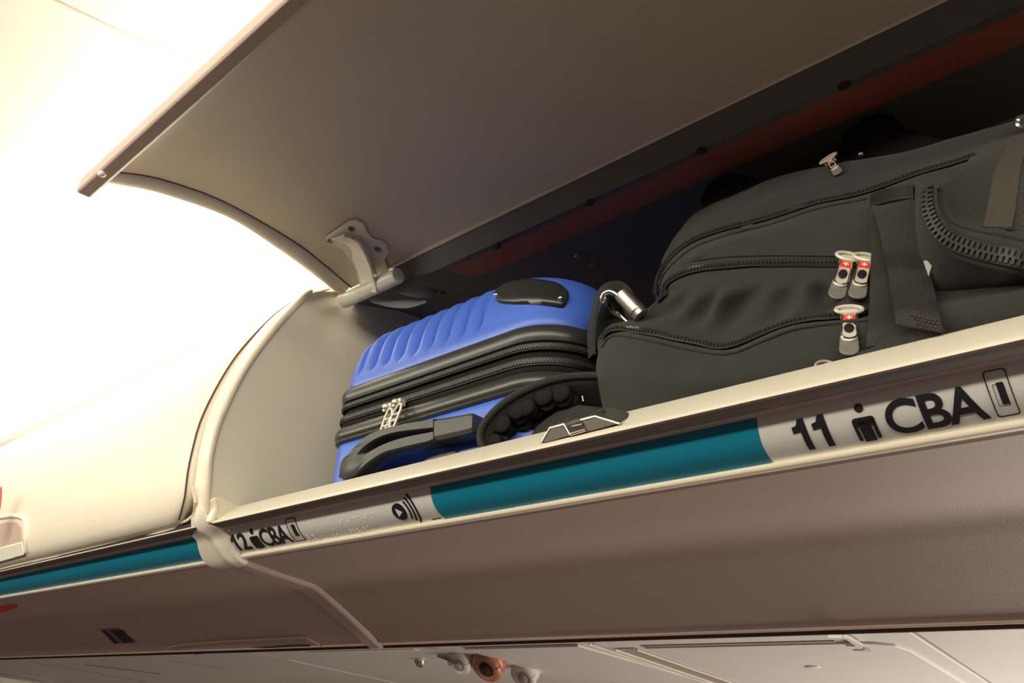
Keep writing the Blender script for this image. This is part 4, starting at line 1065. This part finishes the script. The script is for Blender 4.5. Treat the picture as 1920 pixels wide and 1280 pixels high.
# hanging loop strap at the left end that holds the carabiner
mb = MB(); P = cr([at(a, b, y=y) for a, b, y in [(1112, 668, .655), (1110, 625, .655), (1116, 585, .655), (1128, 548, .655), (1145, 537, .660), (1165, 545, .668), (1185, 580, .672), (1205, 605, .675)]], 50)
N = [Vector((-.55, -.83, 0)).normalized()] * 50
Nn = []
for i in range(50):
    T = (P[min(i + 1, 49)] - P[max(i - 1, 0)]).normalized(); n_ = T.cross(Vector((0, 1, 0))).normalized(); Nn.append((n_ * .6 + Vector((0, -.8, 0))).normalized())
ribbon(P, Nn, .019, .0025, mb); mb.build('loop_strap', M['webbing'], bp)
blob([(1116, 590), (1128, 562), (1142, 556), (1165, 566), (1202, 602), (1190, 622), (1150, 628), (1124, 655), (1111, 640)], 'loop_dark_fill', 'black_fabric', .672, .012)  # added dark patch standing for the black shade inside the loop
# ---- carabiner, clipped to the loop
cbn = MB(); c0, c1 = at(1133, 551, y=.650), at(1206, 600, y=.662)
P = cr([at(a, b, y=y) for a, b, y in [(1196, 594, .655), (1175, 570, .650), (1160, 555, .648), (1145, 547, .646), (1133, 552, .645), (1133, 566, .648), (1142, 578, .662), (1160, 590, .672), (1180, 604, .675), (1200, 606, .670), (1204, 600, .662)]], 50)
cbr = empty('carabiner', at(1170, 610, y=.655)); tag(cbr, 'silver carabiner clip on the strap between the suitcase and the backpack', 'carabiner')
MB().tube(P, .0042, 12).build('body', M['chrome'], cbr)
a, b = at(1165, 551, y=.6445), at(1203, 592, y=.6500)
MB().tube([a, a.lerp(b, .02), a.lerp(b, .78), a.lerp(b, .80), a.lerp(b, .84), a.lerp(b, .98), b], [.0078, .0088, .0090, .0078, .0088, .0086, .0070], 20).build('lock_sleeve', M['metal'], cbr, ang=35)
MB().tube([at(1184, 608, y=.650), at(1198, 600, y=.652)], .0009, 6).build('thread', M['red'], cbr)

# ================================================================ padded strap curling between suitcase and backpack
pb = empty('padded_strap', at(1000, 800, y=.605)); tag(pb, 'black padded mesh strap curled open behind the metal latch, between suitcase and backpack', 'strap')
rim = [(905, 842), (896, 822), (900, 800), (916, 775), (945, 748), (985, 725), (1030, 708), (1075, 700), (1125, 700), (1150, 704)]
inn = [(925, 850), (916, 828), (922, 805), (940, 782), (968, 760), (1005, 740), (1045, 726), (1085, 718), (1125, 716), (1150, 718)]
bot_ = [(960, 850), (955, 842), (965, 830), (980, 815), (1000, 800), (1025, 785), (1055, 772), (1085, 762), (1120, 757), (1150, 755)]
RA = cr([at(a, b, y=.602 + .035 * (i / 9) ** 3) for i, (a, b) in enumerate(rim)], 50); RB = cr([at(a, b, y=.598 + .035 * (i / 9) ** 3) for i, (a, b) in enumerate(inn)], 50); RC = cr([at(a, b, y=.640) for a, b in bot_], 50); RD = [p + Vector((0, .03, -.04)) for p in RC]; RE = [p + Vector((.01, .03, -.01)) for p in RA]
V = [p for r in (RE, RA, RB, RC, RD) for p in r]
Fc = [(i * 50 + j, i * 50 + j + 1, i * 50 + 51 + j, i * 50 + 50 + j) for i in range(4) for j in range(49)]
o = mesh('pad', V, Fc, M['black_fabric'], pb, ang=80, sub=2); s_ = o.modifiers.new('solid', 'SOLIDIFY'); s_.thickness = .003
MB().tube(cr([p.lerp(q, .3) + Vector((0, -.001, 0)) for p, q in zip(RA, RB)], 50), .0052, 10, flat=.8).build('rim', M['webbing'], pb)
mb = MB(); random.seed(11)
for j in range(6):
    for i in range(4):
        f = .10 + j * .115; k = int(f * 49); p = RB[k].lerp(RC[k], .18 + i * .2) + Vector((random.uniform(-.004, .004), -.002, random.uniform(-.003, .003)))
        mb.sphere(p + Vector((0, .003, 0)), (.013, .004, .010), 12)
mb.build('air_cushion', M['black_fabric'], pb, ang=80)
pts = [(975, 850), (985, 822), (1005, 795), (1040, 768), (1080, 757), (1120, 762), (1150, 778), (1150, 800), (1060, 830)]
MB().prism([at(a, b, y=.625) for a, b in pts], (0, .03, 0)).build('inner_pad', M['cloth'], pb, bevel=.008, seg=4)
MB().tube([at(1092, 742, y=.618), at(1094, 752, y=.618)], .0009, 6).build('buckle_edge', M['metal_dark'], pb)
